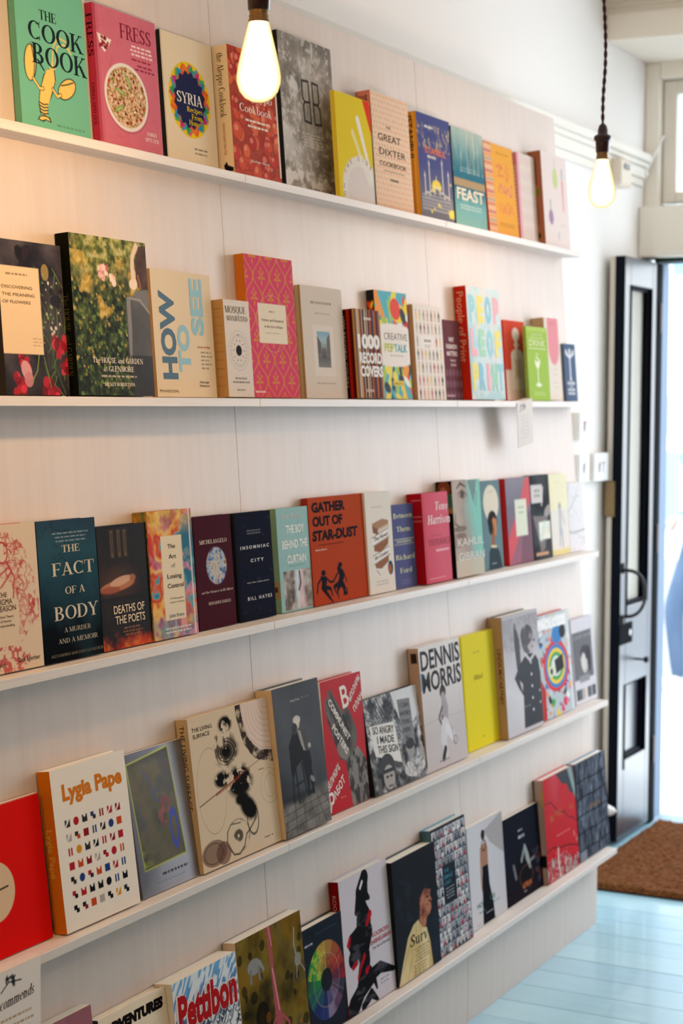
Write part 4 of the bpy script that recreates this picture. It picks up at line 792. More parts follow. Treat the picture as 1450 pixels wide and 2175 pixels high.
def p(A):
    A.rect(0, 0, 1, 1, 'D6EAF0'); A.put(np.clip((A.fb(18, 6)-.5)*5, 0, 1), 'EDE6E8', .7); A.put(np.clip((A.fb(14, 16)-.55)*8, 0, 1), 'A6DBE8', .7)
    c = ['A5DCE8', 'F2BECB', 'F2E890', 'B2E2CC', '9CD2E8']
    for j, s_ in enumerate(('PEOP', 'LEOF', 'PRIN', 'T')):
        pass
    for j, s_ in enumerate(('PEOP', 'LEOF', 'PRINT')):
        for i, ch in enumerate(s_): A.t(ch, .14+i*(.24 if len(s_) < 5 else .19), .30+j*.30, .22, c[(i*2+j) % 5], .18 if ch != 'I' else .09, bold=.13)
    for i in range(9): A.line([(.05+.11*i, .36), (.12+.1*i, .33)], .02, c[i % 5], .8)
book('print', 'tall pale blue book with pastel letters and a bright red spine', 'D6EAF0', 'D8301C', paint=p, spaint=sp('People of Print', 'F2AE92', .05, .62, .62))
def p(A):
    A.rect(0, 0, 1, .62, 'E1523F'); A.rect(0, .62, 1, 1, 'F2DDD0'); A.put((A.v < .62)*np.clip((A.fb(20, 4)-.5)*3, 0, 1), 'E86A50', .5)
    w = 'FBF6F2'; A.ell(.56, .17, .17, .085, w); A.rect(.50, .14, .64, .42, w); A.ell(.57, .30, .12, .03, w); A.ell(.58, .44, .29, .09, w); A.rect(.29, .43, .88, .86, w); A.rect(.44, .48, .76, .72, 'F0E2D8'); A.greek(.6, .50, .24, 7, 'C9A99A', .03, .010, 4)
book('bottle', 'coral red book with a white perfume bottle silhouette', 'E1523F', 'D0331F', paint=p)
def p(A):
    A.rect(0, 0, 1, 1, 'A5C65C'); A.rect(0, 0, 1, .06, 'B5D070'); A.t('HOW TO', .5, .12, .03, 'E9F2CC', .5); A.greek(.5, .14, .75, 1, 'CFE09A', th=.02); A.t('DRINK', .5, .26, .085, 'DDEBB4', .76, bold=.04)
    w = 'F2F6DE'; A.rect(.1, .29, .9, .295, w); A.ell(.47, .46, .12, .10, w); A.ell(.47, .42, .12, .05, 'A5C65C'); A.line([(.47, .5), (.47, .76)], .04, w); A.ell(.49, .785, .13, .025, w); A.line([(.42, .40), (.58, .47)], .03, w); A.greek(.5, .88, .6, 2, 'CFE09A', .03, .01)
book('drink', 'lime green book with a white wine glass, in front of the pink-tongued one', 'A5C65C', '8FAE3E', paint=p)
def p(A):
    A.rect(0, 0, 1, 1, 'E9DED3'); A.rect(.20, -.1, .92, .35, 'E79AA2'); A.ell(.56, .35, .36, .22, 'E79AA2'); A.rect(.3, .06, .7, .075, 'D98088', .7)
    for v in (.62, .68, .78, .84): A.greek(.60, v, .3, 1, 'D8C4A8', th=.01)
book('tongue', 'thick cream book with a rounded pink tongue shape at the top', 'E9DED3', 'C2A888', paint=p, hard=False)
def p(A):
    A.rect(0, 0, 1, 1, '5B6B86'); w = 'DDE0E4'; A.line([(.5, .2), (.48, .62)], .10, w); A.line([(.42, .22), (.18, .16)], .10, w); A.line([(.56, .22), (.82, .16)], .10, w); A.ell(.5, .13, .09, .05, w); A.ell(.2, .14, .07, .04, w); A.ell(.8, .14, .07, .04, w)
    A.greek(.5, .60, .22, 1, w, th=.03); A.greek(.5, .66, .74, 1, w, th=.05); A.greek(.5, .735, .4, 1, w, th=.015); A.greek(.5, .78, .8, 2, w, .065, .035, 5)
book('navy', 'small slate blue booklet with a white trumpet shape, last on the second shelf', '5B6B86', paint=p, hard=False)
# --- third shelf
def p(A):
    A.rect(0, 0, 1, 1, 'E2CDB4'); g = np.random.RandomState(31); r = 'C2414C'
    m = A.fb(150, 5, 4); hair = np.clip(1-np.abs(A.fb(55, 8, 3)-.5)*16, 0, 1)
    arch = A.emask(.36, .45, .56, .40)*(1-A.emask(.32, .62, .27, .26)); A.put(arch*hair, r, .9); A.put(arch*np.clip((m-.5)*8, 0, 1), r, .45)
    A.put(A.emask(.30, .92, .45, .10)*np.clip((m-.44)*9, 0, 1), r, .85); A.put(A.emask(.88, .55, .10, .18)*np.clip((m-.5)*9, 0, 1), r, .7)
    for (u, v) in ((.10, .20), (.34, .19)): A.ell(u, v, .10, .07, 'E2CDB4'); A.ring(u, v, .10, .07, .02, r); A.put(A.emask(u, v-.03, .12, .05)*hair, r)
    for P in ([(.05, .27), (.2, .36), (.42, .30)], [(.02, .40), (.25, .44), (.48, .33)], [(.10, .30), (.16, .42), (.05, .52)], [(.42, .26), (.54, .36), (.50, .50)]): A.line(P, [.03]*3, r, .8)
    for i in range(26): a = g.uniform(0, 6.28); u, v = g.uniform(.5, .72), g.uniform(.12, .5); A.line([(u, v), (u+.12*math.cos(a), v+.05*math.sin(a))], .012, r, .8)
    A.ell(.32, .60, .20, .175, 'E2CDB4'); k = '3A2C28'
    A.t('THE', .30, .49, .036, k, .16); A.t('ENIGMA', .30, .54, .040, k, .34); A.t('OF REASON', .28, .585, .040, k, .50)
    for i, s_ in enumerate(('A New Theory', 'of Human', 'Understanding')): A.t(s_, .33, .63+i*.03, .018, k, (.3, .2, .32)[i])
    A.t('Hugo Mercier', .05, .955, .032, k, .45); A.t('Dan Sperber', .72, .945, .034, k, .42)
book('enigma', 'cream book with red engraved figures, leftmost on the third shelf', 'E2CDB4', 'C2414C', paint=p, cell=.65)
def p(A):
    A.c[:] = A.ramp(np.clip(A.v*1.1+(A.fb(14, 3)-.5)*.3, 0, 1), ['2C4458', '2A5060', '1C4152', '0E2431', '060C14', '04070C'])
    g = np.random.RandomState(6)
    for i in range(14):
        u, v = g.uniform(0, .5), g.uniform(.05, .4); P = [(u, v)]
        for k in range(5): u += g.uniform(-.04, .10); v += g.uniform(-.07, .04); P.append((u, v))
        A.line(P, [.012*(1-k/7) for k in range(6)], '152530', .8)
    A.put(np.clip((A.fb(9, 4)-.5)*4, 0, 1), '3A6070', .3); c = 'D8CDB8'
    A.greek(.56, .09, .62, 3, '8FA0A8', .028, .008, 4); A.t('THE', .55, .232, .052, c, .30, 'serif'); A.t('FACT', .57, .395, .092, c, .72, 'serif'); A.t('OF A', .58, .53, .052, c, .34, 'serif'); A.t('BODY', .58, .71, .098, c, .76, 'serif')
    A.t('A MURDER', .58, .80, .034, 'B9B0A0', .46, 'serif'); A.t('AND A MEMOIR', .58, .875, .034, 'B9B0A0', .68, 'serif'); A.t('ALEXANDRIA MARZANO-LESNEVICH', .55, .965, .020, '8A8578', .9, 'serif')
book('fact', 'dark teal book with large spaced cream serif capitals', '1C3440', '0C141C', paint=p, cell=.75)
def p(A):
    A.c[:] = A.ramp(np.clip((A.fb(18, 4, 4, 1, .4)-.5)*1.5+.35, 0, 1), ['060404', '120D0A', '1E1510', '2C1E15']); A.rect(.22, .02, .62, .40, '231A12', .8)
    for x in (.26, .40, .52): A.rect(x, .04, x+.06, .26, '6A5236', .75); A.rect(x+.02, .06, x+.05, .22, '3A2D20', .8)
    A.rect(.86, .05, 1, .45, '1A1512'); A.put(np.clip(1-abs(A.v-.47)*6, 0, 1)*np.clip(1-abs(A.u-.35)*2.0, 0, 1), '6A4028', .7)
    A.ell(.35, .49, .34, .045, 'C07A50', .9, -.08); A.ell(.42, .455, .22, .035, 'D9A88A', .9, -.15); A.ell(.66, .44, .06, .03, 'A5694A', .9); A.ell(.2, .52, .2, .03, '9A4A30', .8)
    A.rect(0, .58, 1, .62, '0C0A08', .8); A.put(np.clip(A.v*9-8+(A.fb(30, 8)-.5)*2.2, 0, 1), A.ramp(np.clip(A.fb(60, 3)*1.6-.3, 0, 1), ['5A120A', 'B02A10', 'E0561A', 'F0A03A']), .9)
    A.t('DEATHS OF', .55, .715, .068, 'EAD6B4', .62, bold=.02); A.t('THE POETS', .56, .80, .068, 'EAD6B4', .60, bold=.02); A.greek(.6, .835, .4, 3, '8A5A3A', .028, .012, 3)
book('deaths', 'dark brown painting-covered book with a fiery orange foot, beside the teal one', '1E1612', '141010', paint=p, cell=.7, gloss=PG)
def p(A):
    A.photo(['1C6A86', '3FA0B0', 'D8602A', 'C22A1E', 'E89A30', 'E8C070', 'C84A70', '7A2A6A'], 15, 5, 4, con=3.0)
    A.put(np.clip((A.fb(16, 9)-.48)*6, 0, 1)*np.clip(1.2-A.u*2, 0, 1)*(A.v < .65), 'CF2E1C', .95); A.put(np.clip(1-A.v*5, 0, 1), A.ramp(np.clip(A.fb(60, 4)*1.5-.3, 0, 1), ['E3A22A', 'C2701C', 'F0C850', '5A8A3A']), .8)
    A.put(np.clip((A.fb(20, 19)-.45)*6, 0, 1)*np.clip(A.v*3-2, 0, 1), '2A86A6', .95); A.put(np.clip((A.fb(50, 29)-.55)*9, 0, 1)*(A.u > .6), 'E58AA8', .7); A.put(np.clip((A.fb(40, 39)-.6)*9, 0, 1), 'F3E6D8', .15)
    A.rect(.92, 0, .955, 1, 'F3E9DC', .65); A.rect(.27, .20, .74, .86, 'E9D9BC')
    for i, (s_, w, v) in enumerate((('The', .17, .30), ('Art', .17, .38), ('of', .09, .45), ('Losing', .32, .535), ('Control', .36, .61))): A.t(s_, .5+.01*i, v, .036, '3E3430' if s_ != 'of' else 'B5A48C', w, bold=.02)
    A.t('A Philosopher', .55, .70, .014, '5A4C44', .30); A.t('in Search of Ecstasy', .55, .73, .014, '5A4C44', .33); A.t('Jules Evans', .52, .84, .03, '3E6A8A', .34)
    A.greek(.55, .92, .7, 2, 'DDE6E2', .03, .01)
book('losing', 'bright abstract-painted book with a cream title panel, orange at the top', 'C8602A', 'B0601C', paint=p, cell=.75, gloss=PG, spaint=lambda A: A.photo(['8A4A1A', 'D08A2A', '3A6A4A', 'B5301C'], 60, 3))
def p(A):
    A.rect(0, 0, 1, 1, '421522'); A.put(A.fb(40, 3), '52202E', .4); c = 'E0CFC4'; A.t('MICHELANGELO', .50, .248, .036, c, .74, 'serif')
    m = A.emask(.55, .45, .27, .165); A.ell(.55, .45, .285, .175, '6A3A48', .6); A.put(m, A.ramp(np.clip(A.fb(150, 4, 4)*1.8-.4, 0, 1), ['3A4E7A', '6A88B5', 'A8BAD0', 'D5C8B8', '8A6A50'])); A.line([(.55, .36), (.55, .53)], .05, 'D8C4A8', .6)
    A.t('and the Viennese in His Mirror', .53, .685, .022, c, .86, 'serif', sh=.3); A.t('BERNADINE BARNES', .57, .79, .026, c, .60, 'serif')
book('michel', 'burgundy book with a round blue fresco medallion', '421522', '2A0C14', paint=p, cell=.75)
def p(A):
    A.rect(0, 0, 1, 1, '101428'); A.put(np.clip(1-A.u*9, 0, 1), '04050A', .9); c = 'DAD8DC'; g = np.random.RandomState(4)
    for i in range(26): u, v = g.uniform(.1, .95), g.uniform(.05, .95); A.rect(u, v, u+.035, v+.02, '04050C' if i % 3 else '2A2F48')
    A.t('INSOMNIAC', .52, .34, .030, c, .78, gap=1, bold=.06); A.t('CITY', .56, .465, .030, c, .36, gap=1, bold=.06); A.t('NEW YORK, OLIVER, AND ME', .55, .66, .012, c, .6); A.t('BILL HAYES', .57, .815, .032, c, .66, gap=1, bold=.05); A.greek(.52, .17, .45, 2, '8A8C9A', .025, .007)
book('insomniac', 'midnight blue book with small widely spaced white capitals', '101428', '05060C', paint=p, cell=.75)
def p(A):
    A.rect(0, 0, 1, 1, '8FB9B8'); A.put(A.fb(20, 3), '9CC6C8', .4); w = 'EDF2EE'
    A.t('Liam Wander', .50, .105, .045, 'E3DDD6', .66, 'serif')
    for i, (s_, wd) in enumerate((('THE BOY', .58), ('BEHIND THE', .80), ('CURTAIN', .60))): A.t(s_, .56-.03*(i == 1), .245+i*.145, .078, w, wd, bold=.05)
    A.greek(.56, .56, .6, 1, '6A9496', th=.010); A.rect(.12, .61, .98, .985, '9A928A')
    m = ((A.u > .12) & (A.u < .98) & (A.v > .61) & (A.v < .985)).astype(float); A.put(m, A.ramp(np.clip(A.fb(60, 5)*1.5-.25, 0, 1), ['3A2E26', '7A6C60', 'B5AAA2', 'DAD6D4']), .9)
    A.put(m*np.clip(1-abs(A.u-.55)*8, 0, 1), 'D6E2EC', .9); A.put(m*np.clip(1-abs(A.u-.68)*9, 0, 1), 'E8C6CC', .9); A.line([(.62, .63), (.64, .74), (.58, .80)], .05, '4A4E58'); A.put(m*np.clip(1-(A.u-.12)*6, 0, 1)*np.clip((A.fb(50, 9)-.4)*5, 0, 1), '2E2018', .9)
book('boy', 'pale blue-green book with a silvery photograph on its lower part', '8FB9B8', '7C9A7C', paint=p, cell=.75, gloss=PG, spaint=lambda A: (A.rect(0, .70, 1, .86, 'A08458'), A.rect(.1, .75, .6, .80, '4A3020')))
def p(A):
    A.c[:] = A.ramp(np.clip(A.v*.9, 0, 1), ['B94A26', 'B84420', 'B8421C']); A.put(A.fb(30, 4), 'A83C1A', .25); k = '14141E'
    A.t('GATHER', .36, .135, .088, k, .60, bold=.09); A.t('OUT OF', .33, .265, .088, k, .54, bold=.09); A.t('STAR-DUST', .45, .40, .092, k, .82, bold=.09, sh=.12)
    A.t('A Harlem Renaissance Album', .36, .45, .014, k, .46); A.t('Melissa Barton', .18, .495, .016, 'F0DACA', .20, bold=.03)
    A.ell(.19, .705, .040, .028, k); A.ell(.50, .655, .036, .026, k)
    A.poly([(.13, .73), (.24, .74), (.24, .80), (.20, .85), (.14, .84), (.15, .78)], k)
    for P, w in (([(.15, .75), (.08, .80), (.06, .88)], .022), ([(.22, .75), (.30, .80), (.36, .80), (.44, .73)], .020), ([(.16, .84), (.26, .93), (.34, 1.0)], [.05, .035, .012]), ([(.19, .84), (.30, .86), (.33, .93)], [.045, .03, .016]),
                 ([(.47, .69), (.52, .76), (.46, .83)], [.06, .08, .06]), ([(.48, .83), (.42, .89), (.43, .97)], [.06, .03, .010]), ([(.46, .83), (.36, .85), (.40, .92)], [.05, .03, .014]), ([(.50, .82), (.55, .88), (.54, .93), (.59, .93), (.59, .89)], [.07, .05, .035, .03, .02]), ([(.53, .70), (.57, .76), (.60, .82)], .016)): A.line(P, w, k)
book('gather', 'wide rust-orange book with two dancing black silhouettes', 'B8451F', 'A02A1C', paint=p, cell=.75)
def p(A):
    A.rect(0, 0, 1, 1, 'EBE3D9'); A.greek(.45, .145, .5, 1, 'C4BAB0', th=.010); b = '9A6A52'; A.poly([(.22, .31), (.62, .27), (.86, .29), (.86, .33), (.45, .37), (.25, .36)], 'B08A70'); A.poly([(.22, .33), (.45, .37), (.45, .43), (.24, .40)], '8A6450'); A.line([(.45, .39), (.86, .34)], .05, 'D9C8B8')
    for v, l in ((.43, 'The Novel'), (.61, 'the Comfort')): A.poly([(.18, v+.02), (.84, v-.06), (.86, v+.02), (.22, v+.10)], 'F4EEE8'); A.line([(.18, v+.02), (.84, v-.06)], .012, '4A4440'); A.line([(.22, v+.10), (.86, v+.02)], .012, '4A4440'); A.t(l, .52, v+.035, .04, '3A3634', .56, rot=.16, sh=.3)
    A.poly([(.25, .53), (.84, .46), (.80, .53), (.5, .60), (.25, .58)], b); A.poly([(.25, .71), (.80, .64), (.78, .70), (.5, .76), (.28, .75)], b); A.line([(.3, .77), (.42, .82)], .02, '9A948C')
    A.ell(.84, .765, .10, .07, '2E4A60'); A.ell(.82, .775, .06, .045, 'B8683A'); A.greek(.5, .88, .55, 2, 'B0A69C', .03, .008)
book('lovers', 'white book with a brown stack of books wrapped in ribbons', 'EBE3D9', paint=p, cell=.8, hard=False)
def p(A):
    A.rect(0, 0, 1, 1, '5B5F8C'); c = 'EEF0C4'
    for s_, v, w in (('Between', .165, .90), ('Them', .325, .66), ('Richard', .66, .90), ('Ford', .82, .56)): A.t(s_, .50, v, .062, c, w, 'serif')
    A.rect(.04, .415, .96, .419, c); A.rect(.04, .475, .96, .479, c); A.greek(.5, .44, .85, 1, c, th=.010); A.greek(.5, .91, .6, 2, '7F83A8', .03, .008)
book('between', 'small slate purple book with pale green serif lettering', '5B5F8C', paint=p, hard=False)
def p(A):
    A.rect(0, 0, 1, 1, 'CF3550'); A.put(np.clip((A.u-.15)*2, 0, 1)*.8, 'D6506A'); A.put(np.clip(1-A.u*8, 0, 1), 'B81226'); c = 'F3DDDD'
    A.t('Tony', .72, .20, .092, 'FBF0EE', .50, 'serif', sh=.25); A.t('Harrison', .60, .35, .10, 'FBF0EE', .86, 'serif', sh=.25); A.t('DEFIANCE', .60, .585, .07, 'A02840', .86, 'serif'); A.greek(.5, .47, .5, 1, 'A02840', th=.010); A.greek(.68, .635, .58, 1, 'F0C8CC', th=.020); A.rect(.12, .945, .75, .955, 'E08A98')
book('tony', 'thick red book with white slanted serif lettering', 'CF3550', 'B01024', paint=p, cell=.8, gloss=PG, spaint=lambda A: [A.rect(.3, v, .95, v+.008, 'E0909A') for v in (.07, .25, .30)])
def p(A):
    A.c[:] = A.ramp(np.clip(A.u*1.2+(A.fb(16, 4)-.5)*.5, 0, 1), ['B9A89E', 'C2B3A8', 'AE9F96', '9DBDB4', '8FCBC0']); 
    A.put(A.pmask([(.52, 0), (1, 0), (1, .85), (.86, .78), (.80, .60), (.74, .40), (.60, .20)]), '8FCFC2', .9); A.put(A.pmask([(.55, 0), (.88, 0), (.74, .26)]), '7E8A8C', .8)
    for P, w in (([(.16, .08), (.30, .03), (.48, .07)], [.02, .05, .02]), ([(.20, .14), (.34, .10), (.50, .15)], .02), ([(.22, .16), (.36, .19), (.50, .16)], .012), ([(.08, .34), (.04, .44), (.20, .48)], [.02, .03, .02])): A.line(P, w, '5E4E48', .85)
    A.ell(.35, .145, .075, .035, '4A3E3A', .85); A.ell(.22, .50, .22, .03, '6A5A54', .7); A.ell(.24, .57, .16, .03, '8A6A64', .8); A.line([(.78, .10), (.86, .16), (.80, .28)], .02, '7A6A62', .7); A.put(A.emask(.15, .62, .3, .08), '8A7A72', .4)
    A.rect(0, .82, 1, 1, 'D8C8B4', .8); c = 'EDE6E0'; A.t('KAHLIL', .55, .68, .085, c, .92); A.t('GIBRAN', .56, .83, .085, c, .92)
book('gibran', 'book with a large drawn face and turquoise corner, thick black edge', 'BCAEA4', '17100E', paint=p, cell=.8, spaint=lambda A: (A.put(A.emask(.5, .08, .42, .09), '8A4A30', .9), A.ell(.45, .09, .2, .03, 'C07A58', .8), A.rect(.6, .13, 1, .28, '3E7A5A'), A.rect(.7, .28, 1, .33, 'B08A4A')))
def p(A):
    A.rect(0, 0, 1, 1, '6E8A92'); A.ell(.50, .255, .40, .205, 'E6DDCB'); A.greek(.5, .12, .4, 1, 'C9BEA8', th=.01); A.ell(.52, .46, .25, .12, '2E2C30'); A.ell(.60, .52, .12, .10, 'C9885A'); A.line([(.70, .46), (.66, .60)], .09, 'C9885A'); A.line([(.52, .56), (.50, .72)], .16, 'A5663E'); A.ell(.42, .52, .12, .09, '2E2C30')
    A.poly([(.20, 1), (.26, .80), (.40, .73), (.66, .74), (.82, .82), (.92, 1)], '3A4A52'); A.line([(.40, .74), (.66, .75)], .05, 'E6D6B0'); A.greek(.5, .93, .3, 1, 'AEBEC4', th=.01)
book('circle', 'grey-blue book with a cream moon behind a dark-haired figure', '6E8A92', paint=p)
def p(A):
    A.c[:] = A.ramp(np.clip(A.v+(A.fb(12, 3)-.5)*.4, 0, 1), ['8A8490', '6E6A7C', '8A5A6C', 'A05A74']); A.poly([(0, .70), (.55, .30), (.80, .02), (1, 0), (1, .28), (.60, .55), (.30, .80), (0, 1)], 'D84A52', .9); A.poly([(.45, 1), (.70, .45), (1, .40), (1, 1)], '6A4656', .7)
    A.rect(.34, .255, .82, .68, 'DDE2CC'); A.greek(.6, .34, .32, 1, '9AA08C', th=.016); A.greek(.6, .40, .26, 1, '9AA08C', th=.016)
book('redpurple', 'mauve book with a red diagonal and a pale green label', '86646E', 'B8121A', paint=p, gloss=PG)
def p(A):
    A.rect(0, 0, 1, 1, '4A4E52'); A.put(np.clip((A.fb(14, 4)-.5)*5, 0, 1), '2E3236', .8); A.rect(0, .115, .62, .33, 'D9D4D2'); A.greek(.34, .17, .36, 1, '9A9694', th=.03); A.greek(.34, .23, .40, 1, '9A9694', th=.03); A.line([(.55, .36), (.66, .15)], .04, 'E3DCD8'); A.ell(.86, .44, .22, .06, 'B0A8A4', .9, -.4)
    A.poly([(.05, .48), (.85, .50), (.62, .88), (.40, .92)], '8A8284', .9); A.rect(.34, .56, .95, .77, 'F0F2E6'); A.rect(.12, .92, .78, .955, 'D8AC88'); A.blot(6, ['D8E8D8', 'E8D8C8'], (.06, .12), (.4, .6, .9, .74), 5, .7)
book('gun', 'black and white photo book with a pale sticker near its foot', '4A4E52', '2A2C2E', paint=p)
def p(A):
    A.rect(0, 0, 1, .44, 'EFEAC8'); A.rect(0, .44, 1, 1, 'EAE4DC'); A.rect(0, .93, 1, 1, 'E8D89A'); A.greek(.45, .1, .4, 1, 'E0D9B0', th=.01); A.line([(.52, .40), (.50, .72)], .16, 'C6C6CA'); A.line([(.48, .7), (.44, .88)], .07, 'BDBEC6'); A.line([(.58, .7), (.60, .9)], .07, 'BDBEC6'); A.ell(.52, .40, .06, .03, 'B0AEB2'); A.line([(.62, .48), (.74, .62)], .08, 'D6D0CC')
book('pale', 'pale yellow and white book with a faint standing figure', 'EDE7D2', 'E8D9A0', paint=p)
def p(A):
    A.rect(0, 0, 1, 1, 'E9E6E8'); n = np.abs(A.fb(18, 5, 4)-.5); A.put(np.clip(.035-n, 0, 1)*20, 'A5A8AE', .45); A.line([(.0, .40), (.35, .28), (.6, .18), (.7, .20)], .02, '6A7A78', .6); A.line([(0, .69), (.1, .72), (.6, .71), (1, .69)], .025, '6A8278', .8)
book('marble', 'white marbled book with grey veins, last on the third shelf', 'E9E6E8', paint=p, hard=False)
# --- fourth shelf
def p(A):
    A.rect(0, 0, 1, 1, 'E3120E'); A.put(A.fb(12, 3), 'F01810', .3)
    for i in range(34): A.rect(i/34, 0, i/34+.012, .006, 'E8B090')
    A.ell(.20, .56, .30, .20, 'E3C4A0'); A.line([(.05, .53), (.12, .56), (.40, .545)], .018, '2A1A16')
e_red = book('red', 'plain bright red notebook with a beige disc, leftmost on the fourth shelf', 'E3120E', 'B50E0A', paint=p, hard=False, cell=.8)
def p(A):
    A.rect(0, 0, 1, 1, 'F3EBE0'); A.t('Lygia Pape', .53, .20, .100, 'D97A1E', .80, bold=.08); g = np.random.RandomState(21); cols = ['B3202E', '16161A', '27407E', 'D9951E', 'B0AAA4', 'C9481E', '8E1B28', '1E1E22', '2F2F34']
    for j in range(7):
        for i in range(7):
            u = .155+i*.113; v = .345+j*.088; w, h = .034, .024; c = cols[g.randint(len(cols))]; k = g.randint(6)
            if k == 0: A.ell(u, v, w*1.05, h*1.1, c)
            elif k == 1: A.rect(u-w, v-h, u+w*.3, v+h*.2, c); A.rect(u-w*.2, v-h*.1, u+w, v+h, cols[g.randint(len(cols))])
            elif k == 2: A.rect(u-w*.8, v-h, u-w*.2, v+h, c); A.rect(u+w*.2, v-h, u+w*.8, v+h, c)
            elif k == 3: A.rect(u-w, v-h, u+w, v+h, c); A.ell(u, v-h, w*.5, h*.7, 'F3EBE0')
            elif k == 4: A.rect(u-w, v-h, u+w, v+h, c); A.line([(u-w, v+h), (u+w*.6, v-h)], .014, 'F3EBE0'); A.rect(u-.008, v-h, u+.01, v, 'F3EBE0')
            else: A.rect(u-w, v-h, u+w, v+h, c)
book('lygia', 'white art book with rows of small coloured shapes and an orange spine', 'F3EBE0', 'E07A1C', 'F3EBE0', paint=p, cell=.62, spaint=lambda A: vt(A, 'Lygia Pape', .36, .30, .5, 'F2B04A', 'sans', .03))
def p(A):
    A.c[:] = A.ramp(np.clip(A.u*.6+A.v*.3+(A.fb(10, 4)-.5)*.3, 0, 1), ['454246', '5E5B60', '8A888E', '9C9AA0', '6A686E']); x0, x1, y0, y1 = .04, .80, .08, .80
    m = A.pmask([(.02, .07), (.74, .02), (.82, .80), (.10, .82)]); A.put(m, A.ramp(np.clip((A.fb(16, 7)-.5)*1.6+.5, 0, 1), ['2A2612', '463D1E', '54482C', '3C3930', '4A322C']))
    A.put(m*np.clip(1-A.v*9, 0, 1)*1.5, '10100E', .9); A.line([(.02, .07), (.74, .02), (.82, .80), (.10, .82), (.02, .07)], .018, 'A0A022', .7); A.put(np.clip((A.fb(22, 14)-.5)*6, 0, 1)*m*(A.v > .55)*(A.v < .8)*(A.u < .35), '9AA020', .6)
    A.line([(.28, .14), (.36, .24), (.40, .34), (.46, .38)], .03, '3A3E5A', .8); A.ring(.46, .34, .05, .04, .02, '3A3450', .8); A.ring(.68, .60, .06, .12, .03, '1E3286', .95); A.ring(.58, .42, .06, .05, .02, '7A2A2E', .8); A.blot(9, ['6A2A30', '7A3A30'], (.02, .05), (.48, .36, .64, .54), 5, .7)
    A.greek(.60, .875, .55, 1, '2E2A30', th=.018); A.greek(.5, .93, .6, 1, '6E6A72', th=.006)
book('metal', 'shiny metallic silver book with a murky abstract painting', '8E8C92', '5A565C', paint=p, cell=.7, gloss=PX, hard=False)
def p(A):
    A.rect(0, 0, 1, 1, 'DCC8AC'); k = '12100F'; A.t('THE LIVING', .16, .095, .028, k, .24); A.t('SURFACE', .145, .137, .028, k, .20)
    n = A.fb(70, 4, 5); n2 = A.fb(24, 14, 4)
    def ink(u, v, ru, rv, lo=.42, al=1, rot=0):
        x = (A.u-u)*A.W; y = (A.v-v)*A.H; c, s_ = math.cos(rot), math.sin(rot); x, y = x*c+y*s_, -x*s_+y*c
        r = np.sqrt((x/(ru*A.W))**2+(y/(rv*A.H))**2); A.put(np.clip((1-r)*3, 0, 1)*np.clip((n*.6+n2*.4-lo+(1-r)*.10)*14, 0, 1), k, al)
    def rings(u, v, ru, rv, cnt):
        x = (A.u-u)/ru; y = (A.v-v)/rv; r = np.sqrt(x*x+y*y)+.12*(n2-.5); A.put(np.clip(np.sin(r*PI*2*cnt)*1.5-.4+(n-.5)*3, 0, 1)*np.clip((1-r)*6, 0, 1), k, .85)
    ink(.44, .10, .10, .065, .36); ink(.36, .19, .09, .05, .48, .7); ink(.42, .27, .18, .13, .47, .8); rings(.42, .28, .15, .10, 5); ink(.42, .28, .07, .05, .40); ink(.34, .45, .12, .065, .34); ink(.55, .50, .19, .13, .42); rings(.55, .50, .15, .10, 4); ink(.62, .69, .14, .09, .36, 1, .6); ink(.55, .62, .10, .05, .34)
    rings(.46, .85, .16, .12, 1.2); A.line([(.33, .80), (.38, .76), (.50, .77)], .010, k, .7); A.line([(.33, .80), (.31, .88), (.38, .96), (.45, .97), (.52, .93), (.56, .86), (.62, .83), (.70, .78), (.71, .70)], .012, k, .85); A.ring(.66, .78, .07, .10, .012, k, .8)
    A.line([(.04, .575), (.30, .52)], .010, '6A4A38', .8); A.line([(.30, .52), (.82, .405)], .006, 'A0452A', .8); A.line([(.25, .535), (.55, .47)], .022, '8A3218', .6)
    m = A.pmask([(.62, 0), (1, 0), (1, .42), (.90, .41), (.80, .33), (.70, .20)]); A.put(m, 'E6CFC0'); wv = np.sqrt(((A.u-.97)/.33)**2+((A.v-.02)/.36)**2)+(n2-.5)*.10; A.put(m*np.clip(np.sin(wv*PI*18)-.55, 0, 1), 'A08078', .7)
    A.put((np.clip(1-np.abs(wv-1.06)*9, 0, 1) > .1)*np.clip((n-.25)*4, 0, 1)*(A.u > .58)*(A.v < .46), '1E1218', .95)
    for (u, v, ru, rv) in ((.15, .90, .15, .085), (.26, .92, .09, .075)): A.ell(u, v, ru, rv, '6A463A', .75)
    A.ring(.14, .90, .11, .065, .006, '4A2E26', .7); A.greek(.82, .36, .1, 3, '6A5C50', .022, .006, 3, 'l'); A.greek(.84, .47, .1, 1, '6A5C50', th=.006)
    A.ring(.20, .50, .17, .28, .004, '8A7A68', .6); A.ring(.92, .60, .12, .12, .004, '8A7A68', .6); A.ring(.93, .60, .08, .08, .004, '8A7A68', .6); A.greek(.84, .93, .14, 1, '3A302A', th=.006)
e_liv = book('living', 'wide beige book with black inky growth forms down its cover', 'DCC8AC', 'C9AE86', paint=p, cell=.6, spaint=sp('THE LIVING SURFACE', '3A2C22', .04, .55, .42))
